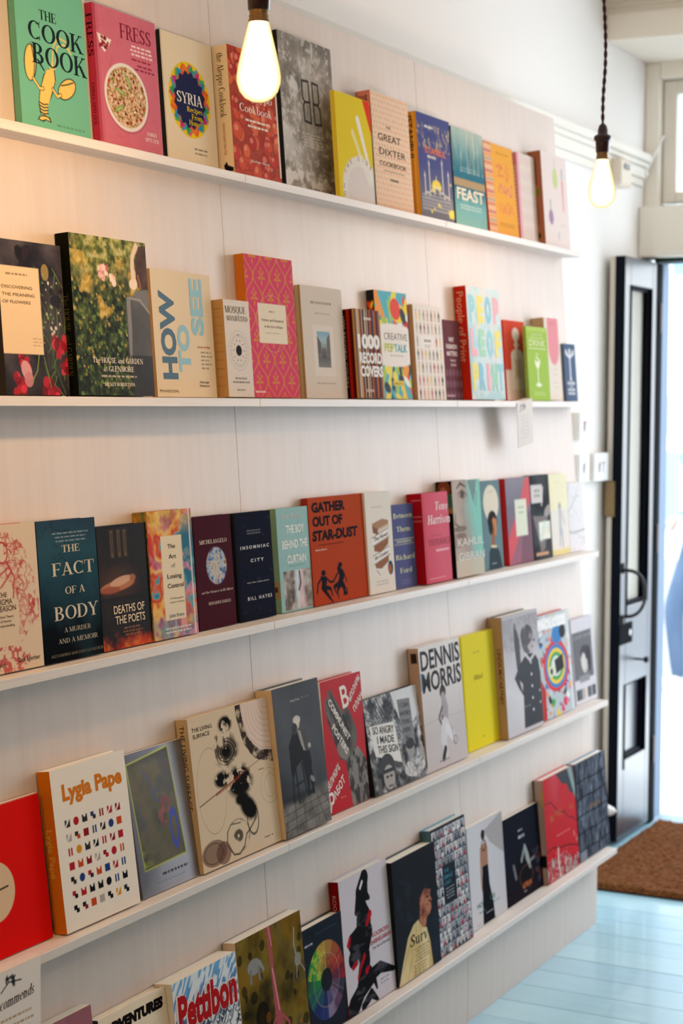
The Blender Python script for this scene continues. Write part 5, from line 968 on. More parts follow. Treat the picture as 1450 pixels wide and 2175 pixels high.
def p(A):
    A.c[:] = A.ramp(np.clip((A.fb(10, 4)-.5)*1.0+.55-.15*np.abs(A.u-.5), 0, 1), ['24272B', '3A3E44', '4A4E54', '585C62'])
    fl = np.clip((A.v-.735-.06*(.5-A.u))*20, 0, 1); A.put(fl, A.ramp(np.clip(A.fb(40, 9)*1.6-.3, 0, 1), ['55524F', '7A7570', '8E8984'])); 
    for i in range(6): A.line([(.1+.16*i, .80), (.02+.22*i, 1)], .010, '33312F', .8)
    for v in (.83, .88, .94): A.line([(0, v+.02), (1, v-.03)], .009, '33312F', .8)
    A.put(np.clip(1-np.hypot((A.u-.38)/.42, (A.v-.76)/.05), 0, 1)*1.5, '1A1A1C', .8); k = '15171B'
    A.poly([(.24, .40), (.34, .33), (.44, .30), (.50, .36), (.60, .35), (.66, .42), (.70, .56), (.66, .62), (.62, .50), (.50, .52), (.34, .56), (.30, .62), (.24, .60)], k)
    A.poly([(.50, .30), (.62, .33), (.68, .46), (.60, .52), (.54, .42)], '4E4E50'); A.ell(.46, .27, .055, .035, 'C9BEB2'); A.put(A.emask(.46, .245, .08, .03), 'E0D8CE', .8); A.ell(.40, .30, .06, .04, '3A3836'); A.line([(.50, .33), (.56, .46)], .03, 'C4BAB0', .85); A.ell(.68, .44, .03, .018, 'B8ADA4'); A.line([(.46, .31), (.52, .42)], .03, '8A8682')
    for P, w in (([(.27, .56), (.25, .78)], .03), ([(.34, .56), (.36, .80)], .03), ([(.48, .54), (.52, .74)], .03), ([(.30, .68), (.50, .66)], .02), ([(.55, .50), (.58, .70), (.56, .76)], [.12, .07, .05]), ([(.62, .50), (.66, .66), (.70, .70)], [.10, .07, .05]), ([(.56, .76), (.66, .75)], .05), ([(.66, .69), (.68, .76)], .05)): A.line(P, w, k)
    A.line([(.66, .66), (.70, .68)], .05, '8A8886'); A.t('Irving Penn', .46, .115, .017, 'D0CCC8', .20, 'serif'); A.greek(.7, .10, .26, 1, '6A6E74', th=.008)
book('penn', 'grey photo book of a dark-clad figure leaning on a stool, paved floor', '4A4E54', 'D6BE96', '2A2C30', paint=p, cell=.65, spaint=None, gloss=PG)
def p(A):
    A.rect(0, 0, 1, 1, 'BE1E2A'); g1, g2 = '3A3534', '6E6864'
    hand = [(.07, .22), (.09, .13), (.14, .14), (.17, .08), (.24, .07), (.30, .13), (.40, .20), (.48, .26), (.54, .25), (.58, .20), (.64, .26), (.72, .34), (.80, .43), (.80, .50), (.74, .57), (.60, .62), (.46, .64), (.36, .62), (.26, .50), (.14, .34)]
    A.poly(hand, g1); A.put(A.pmask(hand)*np.clip((A.fb(22, 4)-.40)*4, 0, 1), g2, .8); A.put(A.emask(.44, .56, .16, .06, .5), '8E8884', .8)
    for P in ([(.14, .16), (.30, .32)], [(.24, .12), (.42, .28)]): A.line(P, .03, '2A2726', .8)
    A.line([(.50, .30), (.58, .40), (.60, .48)], .05, '252322', .9); A.line([(.12, .24), (.32, .44)], .03, '7A7470', .8)
    m = A.pmask([(.48, .64), (.60, .61), (.80, .56), (1, .69), (1, 1), (.58, 1), (.52, .78)]); A.put(m, '3A3634'); A.put(m*np.clip((A.fb(70, 14, 4, 1.4, .7)-.45)*8, 0, 1), '8E8A86', .85)
    w = 'EFE6DC'
    A.t('COMMUNIST', .15, .165, .052, w, .66, rot=-.87, al='l', bold=.045); A.t('POSTERS', .20, .365, .052, w, .47, rot=-.84, al='l', bold=.045)
    A.t('В', .59, .235, .165, w, .17, rot=.12, bold=.045, sh=-.12); A.t('ЫПОЛНИМ', .70, .21, .050, w, .36, rot=.70, al='l', bold=.045); A.t('ПЛАН', .79, .30, .050, w, .27, rot=.62, al='l', bold=.045)
    A.t('ВЕЛИКИХ', .02, .82, .055, w, .38, rot=.61, al='l', bold=.045); A.t('Р', .08, .975, .14, w, .14, rot=.10, bold=.045); A.t('АБОТ', .16, .90, .065, w, .32, rot=.56, al='l', bold=.045); A.greek(.36, .90, .15, 1, 'D8908A', th=.005)
book('communist', 'red poster book with a grey raised hand and white lettering', 'BE1E2A', 'E3D8CC', 'BE1E2A', paint=p, cell=.65, gloss=PG)
def p(A):
    n = A.fb(60, 5, 5); A.c[:] = A.ramp(np.clip((n-.5)*2.0+.5, 0, 1), ['1E1F21', '4A4B4E', '85868A', 'B8B8BA', 'D8D8D8'])
    A.poly([(.50, 0), (1, 0), (.98, .30), (.74, .44), (.60, .30)], 'D9DADB', .95)
    for i in range(9): A.line([(.02+.05*i, 0), (.32+.045*i, .50)], .012, '2A2B2E', .8); 
    for i in range(6): A.line([(0, .06+.07*i), (.55, .30+.04*i)], .010, '505256', .7)
    A.put((A.v > .56)*np.clip((A.fb(34, 15, 5)-.5)*4+.5, 0, 1), '17181A', .85)
    A.poly([(.05, .28), (.50, .31), (.55, .76), (.10, .60)], 'E2DFDA'); k = '2C2A2A'
    for s_, u, v, w in (('SO ANGRY', .29, .395, .38), ('I MADE', .31, .50, .30), ('THIS SIGN', .33, .605, .36)): A.t(s_, u, v, .080, k, w, rot=-.10, bold=.02, sh=-.08)
    A.poly([(.60, .10), (.84, .12), (.84, .62), (.62, .58)], '7E7F83'); [A.t(s_, .72, v, .05, '4A4B4E', w, rot=-.05) for s_, v, w in (('I CAN', .20, .16), ("AFFORD", .29, .19), ('THIS', .38, .14), ('HERE', .47, .14), ('ALL', .55, .10))]
    A.ell(.28, .74, .13, .13, '3A3A3C'); A.ell(.29, .86, .10, .13, 'A8A29E'); A.rect(.19, .77, .39, .81, '2E2E30'); A.line([(.24, .85), (.27, .85)], .02, '2A2A2C'); A.line([(.31, .85), (.34, .85)], .02, '2A2A2C'); A.line([(.26, .95), (.33, .95)], .014, '4A4444')
    A.ell(.74, .66, .07, .10, '9A9694'); A.ell(.74, .60, .08, .06, '2A2A2C'); A.ell(.95, .76, .06, .09, 'A5A09C'); A.put(A.emask(.78, .86, .20, .10), A.ramp(np.clip(A.fb(120, 25)*1.8-.4, 0, 1), ['4A4A4C', 'C8C6C4', 'E0DEDC']), .9); A.rect(.06, .84, .14, 1, '6A6866', .6)
book('angry', 'wide black and white protest photo book with a hand-lettered placard', '6A6B6E', '121212', paint=p, cell=.6, gloss=PG)
def p(A):
    A.c[:] = A.ramp(np.clip(A.v*1.0+(A.fb(12, 3)-.5)*.2, 0, 1), ['E2DDDC', 'D9D2D0', 'C9C0BE', 'CBC2C2']); k = '101012'
    A.t('DENNIS', .51, .185, .158, k, .95, bold=.045); A.t('MORRIS', .51, .362, .158, k, .95, bold=.045); A.poly([(0, .20), (.12, .22), (.10, .36), (0, .34)], '3A8CB0', .7)
    A.ell(.50, .40, .075, .055, '3A302E'); A.line([(.50, .44), (.52, .54), (.50, .66)], [.10, .16, .14], 'A8A0A2'); A.line([(.46, .52), (.36, .60), (.42, .66)], .035, '6A5A58'); A.line([(.50, .68), (.44, .78), (.48, .90)], [.18, .14, .06], 'D9D4D6'); A.line([(.54, .70), (.66, .78)], .10, 'E2DEE0'); A.line([(.46, .86), (.40, .93)], .07, '2E2828'); A.ring(.72, .82, .045, .035, .012, '7A7274'); A.line([(.64, .70), (.70, .84)], .012, '7A7274'); A.ell(.44, .60, .03, .02, '6A5A58')
    A.greek(.42, .94, .30, 1, '7A7274', th=.010); A.line([(0, .62), (.4, .60), (1, .62)], .01, 'B8B0AE', .8)
book('dennis', 'white photo book with two heavy black lines of name lettering over a child', 'DAD4D2', 'C4A690', 'DAD4D2', paint=p, cell=.7, gloss=PG, spaint=lambda A: (A.rect(.25, .04, .85, .12, '3A2A24')))
def p(A):
    A.c[:] = A.ramp(np.clip(A.v, 0, 1), ['E6D440', 'E8D63A', 'ECDA2E']); A.rect(0, 0, .03, 1, 'D8C218'); A.greek(.45, .155, .26, 1, 'B8AC34', th=.014); A.t('Blind', .45, .40, .042, '8E8A3A', .26, 'serif', sh=.15); A.greek(.5, .90, .1, 1, 'A59C20', th=.01)
book('yellow', 'plain lemon yellow book with faint centred lettering', 'E8D634', paint=p, cell=.9)
def p(A):
    A.c[:] = A.ramp(np.clip(1-A.v+(A.fb(9, 4)-.5)*.3, 0, 1), ['C9C4C8', 'D6D2D6', 'C4BFC4', 'A29EA4']); A.put((A.v < .30)*np.clip((A.fb(80, 5)-.4)*3, 0, 1), '8A868C', .6); A.rect(0, 0, 1, .03, 'B5B2B8')
    A.line([(.34, .12), (.38, .24), (.40, .44)], [.06, .15, .12], '4A494E'); A.ell(.345, .10, .03, .025, '6A686C'); k = '34373E'
    A.ell(.68, .24, .17, .12, '5E5A5E'); A.ell(.76, .26, .09, .09, 'B5ACAE'); A.put(A.emask(.66, .20, .17, .09)*np.clip((A.fb(60, 7)-.3)*4, 0, 1), '4A474B', .9); A.line([(.72, .25), (.76, .25)], .02, '3A383C'); A.line([(.84, .26), (.87, .26)], .02, '3A383C'); A.line([(.78, .31), (.84, .31)], .012, '6A5A5E')
    A.poly([(.56, .38), (.68, .36), (.86, .37), (.96, .44), (1, .56), (1, .97), (.46, .97), (.48, .70), (.36, .62), (.26, .53), (.40, .44)], k); A.poly([(.40, .56), (.48, .60), (.46, .66)], 'C9C4C8'); A.line([(.60, .36), (.72, .42), (.88, .37)], .035, 'C9C2C4')
    for v in (.44, .54, .64, .74, .84): A.ell(.74, v, .018, .012, 'E0DEE0')
    for v in (.70, .80): A.ell(.95, v, .014, .010, 'E0DEE0')
    A.ell(.30, .70, .05, .02, 'DAD4D6'); A.greek(.58, .785, .26, 1, '6A6E78', th=.014)
book('linda', 'black and white photo book of a child in a buttoned coat, thick tan spine', 'C9C4C8', 'C09E74', '2A2420', paint=p, cell=.75, gloss=PG, spaint=lambda A: vt(A, 'LINDA McCARTNEY', .26, .46, .26, '6A4C32', 'sans', .04, .72))
def p(A):
    A.rect(0, 0, 1, 1, 'B9C4C8'); g = np.random.RandomState(77); cols = ['D92A2E', '2E7FC0', 'F0C93A', '3FA05A', '17181C', 'E8862E', 'EDEAE6', 'D96AA0', '7A3A8A', 'C9CFD2']
    for i in range(150):
        u, v = g.rand(), g.rand(); a = g.uniform(0, 3.1); w, h = g.uniform(.02, .10), g.uniform(.015, .05); P = [(u+w*math.cos(a)-h*.3, v+w*.6*math.sin(a)), (u+w, v+h), (u-w*math.cos(a), v+h), (u-w*.5, v-h)]
        (A.poly(P, cols[g.randint(10)]) if i % 3 else A.ell(u, v, w*.7, h, cols[g.randint(10)], 1, a))
    for r_, c in ((.40, 'D92A2E'), (.34, '2E7FC0'), (.28, 'F0C93A'), (.22, '3FA05A'), (.16, 'E0E2DA')): A.ell(.50, .52, r_, r_*.62, c)
    A.poly([(.45, .46), (.72, .42), (.74, .56), (.48, .60)], '17181C'); A.ell(.34, .56, .09, .055, 'D9DCC0'); A.ell(.34, .56, .04, .03, '1E1E22'); A.ell(.58, .22, .16, .09, '2E7FC0'); A.ell(.76, .20, .10, .07, '17181C')
    A.poly([(0, .60), (.12, .72), (.10, 1), (0, 1)], 'C01418'); A.rect(0, .03, .9, .14, 'F0EEEC', .85); A.t('PAOLOZZI', .45, .135, .085, 'FBFAF8', .88, bold=.09); A.rect(.9, 0, 1, 1, 'DDE4E8', .6)
book('paolozzi', 'collage-covered book of bright red, blue and yellow machine fragments', 'B9C4C8', 'C8182A', paint=p, cell=.8, gloss=PG)
def p(A):
    A.rect(0, 0, 1, 1, 'DAD6DC'); A.rect(.02, .16, .90, .72, '77767A'); A.t('CLAUDE CAHUN', .46, .24, .045, 'B8B6BA', .8); A.ell(.52, .50, .17, .16, 'C6C0BE'); A.ell(.54, .42, .19, .09, '55535A'); A.ell(.72, .5, .08, .16, '4A484E'); A.ell(.48, .52, .10, .10, 'DAD4D0'); A.rect(.24, .68, .7, .76, '9A989C')
    for i, c in enumerate(('4E565C', '5E666C', 'B5B0AE', 'D8D0CC', '5A6266', '8A8E90', '4A5258')): A.rect(.06+i*.125, .83, .06+i*.125+.125, .955, c)
book('cahun', 'pale grey book with a small portrait photograph, last on the fourth shelf', 'DAD6DC', 'A8A4AA', paint=p)
# --- lowest shelf
def p(A):
    A.rect(0, 0, 1, 1, '9A6472'); A.put(np.clip((A.fb(16, 3, 4, 3, .3)-.5)*3, 0, 1), 'A87A86', .7)
book('mauve', 'mauve book with cream page edges at the bottom left corner of the picture', '9A6472', 'E3D6C6', paint=p, hard=False)
def p(A):
    A.rect(0, 0, 1, 1, 'EBDDC6'); A.t('ADVENTURES', .50, .115, .062, '16110F', .88, bold=.16, sh=.15); A.greek(.5, .2, .7, 2, '8A7A68', .03, .008)
book('adventures', 'cream book with bold black slanted capitals, beside the wave-painted one', 'EBDDC6', '1E1A18', 'EBDDC6', paint=p, cell=.8)
def p(A):
    A.rect(0, 0, 1, 1, 'DDE4EA'); n = A.fb(30, 5, 4, 2.2, .8); x = (A.u*1.4+A.v)*1.0
    st = vnoise((A.u*A.W*190+A.v*A.H*150), (A.v*A.H*40-A.u*A.W*46+9), 8); A.put(np.clip((st-.45)*5, 0, 1), A.ramp(np.clip(A.v*2.2, 0, 1), ['5FA8D6', '3F86C4', '2A5C9C', '142E5A', '0A1626']), .9)
    st2 = vnoise(A.u*A.W*120-A.v*A.H*160+40, A.v*A.H*60+A.u*A.W*60, 28); A.put(np.clip((st2-.55)*7, 0, 1)*(A.v > .30), '0E1E3C', .85); A.put(np.clip((st2-.72)*9, 0, 1)*(A.v > .3), 'E6ECF0', .9)
    A.t('Pettibon', .50, .325, .232, 'D8D2CE', .95, bold=.12, sh=.04); A.t('Pettibon', .51, .328, .225, 'B01A20', .92, bold=.09, sh=.04)
book('pettibon', 'book with blue painted waves and tall dark red lettering', 'DDE4EA', 'E6DCCB', paint=p, cell=.65, hard=False)
def p(A):
    A.c[:] = A.ramp(np.clip((A.fb(14, 6)-.5)*1.7+.5, 0, 1), ['2A2410', '4A3E14', '6E5A1E', '7E6A2A', '4E4A34'])
    A.put(np.clip((A.fb(8, 16)-.5)*5, 0, 1)*(A.v < .5)*(A.u > .45), '353A30', .8); A.put(np.clip((A.fb(12, 26)-.55)*7, 0, 1), '8A6416', .6); A.blot(26, ['17140C', '241E10'], (.02, .05), (0, .05, 1, .9), 7, .8)
    A.ell(.30, .58, .10, .10, '14110C', .9, .2); A.ell(.24, .22, .10, .055, '8E9090', .95); A.line([(.18, .24), (.18, .32)], .03, '7A7C7C'); A.line([(.30, .24), (.31, .32)], .03, '7A7C7C'); A.line([(.33, .21), (.37, .27)], .03, '8E9090')
    p_ = 'A8525A'; A.line([(.49, -.02), (.50, .30), (.53, .60), (.55, .74)], [.07, .045, .09, .12], p_); A.line([(.50, .30), (.55, .60)], .014, 'D89A9A'); A.line([(.49, 0), (.52, .14)], .012, 'D89A9A', .8)
    for P in ([(.52, .62), (.40, .72), (.34, .95)], [(.56, .62), (.68, .72), (.74, .92)], [(.55, .74), (.60, .86)], [(.53, .74), (.46, .88)]): A.line(P, .025, p_)
    A.ring(.55, .78, .08, .045, .02, p_); A.ell(.55, .90, .13, .09, 'C48A72'); A.line([(.88, .10), (.86, .22), (.89, .34)], .014, 'A5A29A'); A.ell(.90, .33, .05, .05, '8E8C84', .9, .8); A.line([(.88, .36), (.86, .46)], .010, 'A5A29A'); A.line([(.93, .36), (1, .44)], .010, 'A5A29A'); A.put(A.pmask([(.74, .86), (.92, .80), (1, .84), (1, 1), (.72, 1)]), '5E6A6E', .8); A.blot(12, ['7A4A1A', '9A6A20'], (.02, .04), (.1, .6, .9, .9), 9, .6)
book('giraffe', 'dark olive painted book with a long-necked pink giraffe', '4E4318', 'D9C0A0', '3A3010', paint=p, cell=.62, hard=False, spaint=lambda A: vt(A, 'RE', .10, .05, .6, '17120E', 'serif'))
def p(A):
    A.rect(0, 0, 1, 1, '0A1424'); cx, cy = .54, .53; x = (A.u-cx)*A.W; y = (A.v-cy)*A.H; R = .46*A.W; r = np.hypot(x, y)/R; a = (np.arctan2(x, -y)/(2*PI)) % 1; cols = ['A87A3A', 'A0522E', 'B03A2A', '8E1E30', '3A3448', '6A4A6A', '8A7A9A', '2A3A7A', '1E2E68', '1E5A5A', '2A6A4A', '1E8A3A', '4AA03A', 'C09A3A']
    n = A.fb(50, 5); seg = (a*14).astype(int) % 14; inner = np.clip((r-.72), -1, 1)
    for i in range(14): A.put((seg == i)*A.sd((r-1)*R)*1., cols[i], .95)
    for i in range(14): A.put((seg == i)*A.sd((r-.68)*R), cols[(i+1) % 14], .6)
    A.put(A.sd((r-1)*R)*np.clip((n-.5)*4, 0, 1), '17131C', .45); A.put((seg > 10)*A.sd((r-1)*R)*np.clip((A.fb(80, 9)-.5)*9, 0, 1), 'B8C03A', .7); A.put(A.sd(np.abs(r-.68)*R-.0006), 'B0A8A0', .6); A.put(A.sd((r-.30)*R), '060C18')
    for i in range(6): t_ = i*PI/3; A.line([(cx+.14*math.sin(t_), cy-.10*math.cos(t_)), (cx+.46*math.sin(t_), cy-.34*math.cos(t_))], .006, 'B0A8A0', .5)
    A.greek(.17, .14, .24, 1, 'B8BCC4', th=.016); A.greek(.6, .08, .6, 1, '2E3A50', th=.012)
book('colour', 'black book with a painted colour wheel', '0A1424', '060B16', paint=p, cell=.65, gloss=PG)
def p(A):
    A.rect(0, 0, 1, 1, 'D0CAD2'); k = '131318'; n = A.fb(30, 5, 5, .6, 2)
    def br(P, w, c=k, al=1): A.line(P, w, c, al)
    br([(.52, .06), (.42, .16), (.30, .28)], [.16, .20, .06]); br([(.56, .08), (.50, .18), (.58, .22)], [.05, .14, .05]); br([(.42, .22), (.44, .36), (.36, .48)], [.16, .30, .20]); br([(.30, .42), (.18, .48), (.16, .54)], [.10, .18, .08]); br([(.46, .36), (.50, .46), (.44, .56)], [.14, .20, .16])
    br([(.30, .55), (.16, .60), (.22, .62)], [.12, .16, .10]); br([(.38, .56), (.40, .66), (.30, .76)], [.24, .22, .14]); br([(.44, .62), (.42, .72), (.50, .74)], [.14, .12, .06]); br([(.34, .74), (.26, .86), (.04, .98)], [.12, .16, .20]); br([(.10, .92), (.40, .80), (.70, .77), (.98, .84)], [.16, .14, .12, .05]); br([(.10, 1.0), (.30, .88), (.56, .82), (.60, .90)], [.12, .10, .08, .04]); br([(.30, .98), (.48, .92), (.60, .99)], [.08, .10, .04])
    A.put(np.clip((n-.56)*9, 0, 1)*(A.c.mean(-1) < .12), '4A4A52', .7); r = 'B01422'; br([(.58, .34), (.50, .40)], [.07, .05], r); br([(.14, .44), (.10, .48)], [.04, .06], r); br([(.40, .62), (.30, .70), (.24, .76)], [.05, .03, .03], r); br([(.16, .66), (.24, .64)], .05, r); br([(.42, .74), (.46, .72)], [.06, .04], r); br([(.47, .08), (.42, .12)], .03, 'E8E4E8')
    A.t('KOOROSH', .76, .525, .034, r, .36, bold=.02, sh=.15); A.t('SHISHEGARAN', .76, .575, .034, r, .44, bold=.02, sh=.15); A.t('The Art of Altruism', .76, .615, .020, '4A464E', .38, sh=.2); A.greek(.78, .86, .24, 2, '6A6670', .03, .007)
book('khoorosh', 'white book with sweeping black and red brush strokes, red spine', 'D0CAD2', '7E0E10', 'D0CAD2', paint=p, cell=.62, spaint=sp('KOOROSH', 'C9A0A0', .10, .24, .4))
def p(A):
    A.rect(0, 0, 1, 1, '070B14'); A.put(np.clip((A.u-.6)*2, 0, 1)*np.clip(A.v*2-.6, 0, 1), '0E2236', .9); A.put(A.emask(.42, .34, .36, .22)*np.clip((A.fb(60, 5)-.45)*5, 0, 1), '16202E', .8)
    A.put(A.pmask([(.58, .36), (.68, .33), (.78, .36), (.84, .37), (.82, .42), (.86, .46), (.83, .48), (.84, .52), (.80, .56), (.72, .58), (.68, .66), (.56, .64), (.54, .50)]), A.ramp(np.clip(A.fb(50, 8)*1.5-.25, 0, 1), ['4A2018', '8A4A36', 'B87A5E', '6A3026'])); A.put(A.pmask([(.40, .24), (.62, .22), (.70, .34), (.58, .40), (.56, .54), (.46, .56), (.30, .44)]), '0A0E18'); A.line([(.80, .46), (.83, .47)], .02, '3A1A14'); A.ell(.76, .42, .03, .010, '2A1410')
    A.put(A.pmask([(0, 1), (.10, .86), (.26, .66), (.40, .58), (.52, .56), (.60, .64), (.70, .66), (.76, .78), (.80, .98), (.78, 1)]), A.ramp(np.clip(A.fb(24, 18, 4, 2, .6)*1.4-.2, 0, 1), ['BFA05A', 'D8C08A', 'E6D4A8'])); A.line([(.10, .90), (.30, .72), (.40, .66)], .012, '8A6A30', .6); A.line([(.20, 1), (.32, .84)], .014, '9A7A3A', .6)
    A.t('Surv', .50, .745, .092, '14120F', .40, 'serif', sh=.2); A.greek(.56, .78, .35, 5, '5E5238', .024, .007, 4); A.greek(.50, .91, .3, 4, '5E5238', .024, .007, 6)
book('surv', 'black book with a profile portrait in a cream shawl', '070B14', '04060A', paint=p, cell=.65, gloss=PG)
def p(A):
    A.rect(0, 0, 1, 1, '101C26'); g = np.random.RandomState(15); nc, nr = 8, 13
    for i in range(nc):
        for j in range(nr):
            if 2 <= i <= 4 and 4 <= j <= 7: continue
            u, v = .02+i*.122, .02+j*.0755; A.rect(u, v, u+.108, v+.066, ['C6C8CE', 'B0B4BC', '9AA4B0', 'D2CFD2', '8C9098'][g.randint(5)]); q = g.uniform(.03, .07); A.ell(u+q, v+.026, .018, .013, ['3A2A26', '8A6254', 'B08A78', '1E1A1C'][g.randint(4)]); A.ell(u+q, v+.056, .032, .018, ['17181C', '2E3A50', 'A02A3A', 'DAD8DC', '4A4E58', 'C08A9A', '3A3A40'][g.randint(7)])
    A.rect(0, 0, .02, 1, '101C26'); A.t('THE', .36, .375, .03, '3E7C94', .14, bold=.03); A.t('FEMALE', .40, .425, .034, '3E7C94', .26, bold=.03); A.t('LEAD', .38, .47, .03, '3E7C94', .18, bold=.03); A.greek(.44, .50, .3, 4, 'A8B0B8', .025, .006)
book('female', 'black book with a grid of many small portraits, pale blue edges', '101C26', '4E7484', '5AA0BC', paint=p, cell=.6, gloss=PG)
def p(A):
    A.c[:] = A.ramp(np.clip(.4+A.u*.5-A.v*.2, 0, 1), ['D6D4DA', 'D0CED2', 'BDB9BC']); A.poly([(.46, .10), (1, .0), (1, .42), (.62, .24)], 'A29C9C', .85); k = '10141C'
    A.ell(.43, .135, .055, .05, '3A2A26'); A.poly([(.37, .23), (.50, .21), (.54, .28), (.53, .46), (.36, .46), (.33, .32)], 'A87A64'); A.ring(.44, .24, .06, .05, .02, '2A1E1E', .8); A.line([(.35, .26), (.32, .50), (.33, .66)], .04, 'A87A64')
    A.poly([(.36, .44), (.53, .44), (.54, .64), (.62, .84), (.64, 1), (.30, 1), (.32, .80), (.34, .60)], k); gcol = '3F6A5A'; A.t('HO', .24, .815, .052, gcol, .16, bold=.02); A.t('US', .60, .80, .052, gcol, .14, bold=.02); A.greek(.3, .86, .24, 1, gcol, th=.01); A.greek(.7, .83, .22, 1, gcol, th=.01); A.greek(.18, .97, .15, 1, '8A868C', th=.006); A.rect(.40, .90, .60, .905, 'C9C6CC')
book('dress', 'white book with a woman in a long black backless dress', 'D2D0D6', paint=p, cell=.7, hard=False)
def p(A):
    A.rect(0, 0, 1, 1, '101420'); A.put(np.clip(A.v*2-1.1, 0, 1), '1C1016', .8); A.greek(.46, .20, .14, 1, 'A8A4AC', th=.018); A.greek(.48, .27, .20, 1, 'B8B4BC', th=.030)
    A.ell(.52, .66, .24, .20, '0A0E14'); A.line([(.55, .42), (.60, .55), (.66, .68)], [.05, .09, .05], 'A8ABA8', .8); A.line([(.52, .46), (.44, .56)], .05, '9AA0A0', .7); A.line([(.22, .58), (.26, .72)], .05, '8A8E92', .6); A.line([(.66, .62), (.80, .60)], .03, '8A8E92', .7); A.blot(16, ['8A4A2A', 'A85A30', 'C8783E'], (.012, .03), (.38, .84, .68, .88), 6, .8); A.ring(.54, .76, .18, .12, .01, '6A3A26', .7); A.blot(12, ['5A2A2A', '3A3A44'], (.02, .05), (.7, .5, .95, .9), 8, .6); A.greek(.5, .925, .12, 1, 'A8A4AC', th=.01)
book('painting', 'black book with a small dim figure painting, left of the red cloud book', '101420', '0C0E16', paint=p, cell=.75, hard=False)
def p(A):
    A.rect(0, 0, 1, 1, 'BE1826'); A.put(np.clip(1-abs(A.u-.35)*4, 0, 1)*np.clip(1-A.v*2.6, 0, 1), 'C84A5A', .7); A.poly([(.40, 0), (1, 0), (1, .34), (.90, .30), (.80, .22), (.66, .17), (.56, .10)], '353A40'); A.poly([(.78, 0), (.92, 0), (1, .2), (1, .34)], '8FA6A4', .8); A.ell(.62, .20, .16, .07, 'BE1826'); A.ell(.82, .32, .15, .07, 'BE1826')
    for P in ([(.02, .24), (.20, .24), (.38, .34), (.44, .38)], [(.46, .38), (.62, .40), (.74, .48)], [(.76, .48), (.88, .50), (1, .56)], [(.0, .70), (.20, .68), (.42, .72)], [(.44, .72), (.7, .74), (1, .80)]): A.line(P, .014, '2A0A10')
    A.put(np.clip((A.v-.76)*16+(A.fb(40, 4)-.5)*8, 0, 1)*np.clip((A.fb(70, 6, 4, 2, .4)-.42)*8, 0, 1), A.ramp(np.clip(A.fb(110, 12)*2-.5, 0, 1), ['141A20', '3A4E58', 'D8C8C0', '2A1A1A']), .95); A.line([(.36, .72), (.34, .84), (.40, 1)], .035, 'E3C0B4'); A.blot(12, ['B0502A', 'A8642E'], (.02, .04), (.2, .36, .9, .42), 5, .5); A.greek(.55, .59, .5, 1, 'E08A8A', th=.008)
book('redcloud', 'red book with cloud outlines and a busy crowd along its foot', 'BE1826', 'BCA090', 'C8323E', paint=p, cell=.7, gloss=PG, spaint=lambda A: (A.rect(0, 0, .12, 1, '2A2420'), A.rect(.82, 0, 1, 1, 'A89A90'), A.rect(.82, .1, 1, .26, 'C8A83A'), A.rect(.3, .72, 1, .84, '101E1E')))
def p(A):
    n = A.fb(160, 5, 4, 1.6, .22); A.c[:] = A.ramp(np.clip((n-.5)*2.0+.45, 0, 1), ['1C2028', '343A46', '4A505C', '6A707C', '8A90A0'])
    for v in (.19, .36, .535, .71, .885): A.line([(0, v+.01), (.3, v), (.6, v+.012), (1, v-.004)], .016, '14171E', .95)
    g = np.random.RandomState(5)
    for i in range(26): u = g.rand(); v = g.randint(6)*.175; A.line([(u, v+.02), (u+.01, v+.17)], .008, '1A1E26', .8)
    [A.rect(.40+i*.09, .475, .46+i*.09, .515, '86643E', .75) for i in range(4)]; A.rect(.0, .90, .22, 1, '8A8E98', .7)
book('grey', 'charcoal weathered-shingle patterned book, last on the lowest shelf', '3E4450', '0C0E12', '5A7A9A', paint=p, cell=.65)
# ------------------------------------------------------------------ paper tags hanging from the shelf edges
def paper(loc, w, h, lean, label, paint, tilt=0):
    e = empty('shelf_talker', loc, (tilt, lean, 0), label=label, cat='paper sign', group='paper signs hung from the shelf edges')
    o = obj('card', bx(0, .0006, -w/2, w/2, -h, 0), mat('E9E2DC', .6), e)
    f = obj('folded_top', bx(-.022, .0006, -w/2, w/2, 0, .0006), mat('E9E2DC', .6), e)
    A = Art(w, h, (.0012, .0012), 'ECE5E0'); paint(A); a = art_to(A, o, PM, 'printed_text', .0009, 'lettering'); 
    for c in o.children: c.location = (0, 0, -h)
def p(A):
    k = '2A2A33'; A.blot(16, [k], (.02, .05), (.30, .05, .52, .13), 3, .9, .5); A.line([(.2, .16), (.35, .10), (.6, .12)], .02, k)
    A.t('Recommends', .42, .29, .085, k, .86, 'serif', sh=.3, rot=.06)
    for i in range(9): A.greek(.50, .38+i*.065, .72, 1, 'B8986A', th=.018, seed=i+3)
paper((PX_(ZS[4])+SW+.0008, 2.046, ZS[4]+.0003), .118, .19, 0, 'small white handwritten recommendation card below the red notebook', p)
def p(A):
    A.blot(10, ['8A8694'], (.03, .06), (.2, .06, .6, .16), 3, .8, .5); A.line([(.15, .2), (.6, .12)], .03, '8A8694', .7)
    for i in range(7): A.greek(.5, .32+i*.08, .6, 1, 'D2CCD6', th=.02, seed=i)
paper((PX_(ZS[2])+SW+.0008, 4.225, ZS[2]+.0003), .105, .115, 0, 'small white card hanging under the second shelf, tilted to the right', p, tilt=.12)
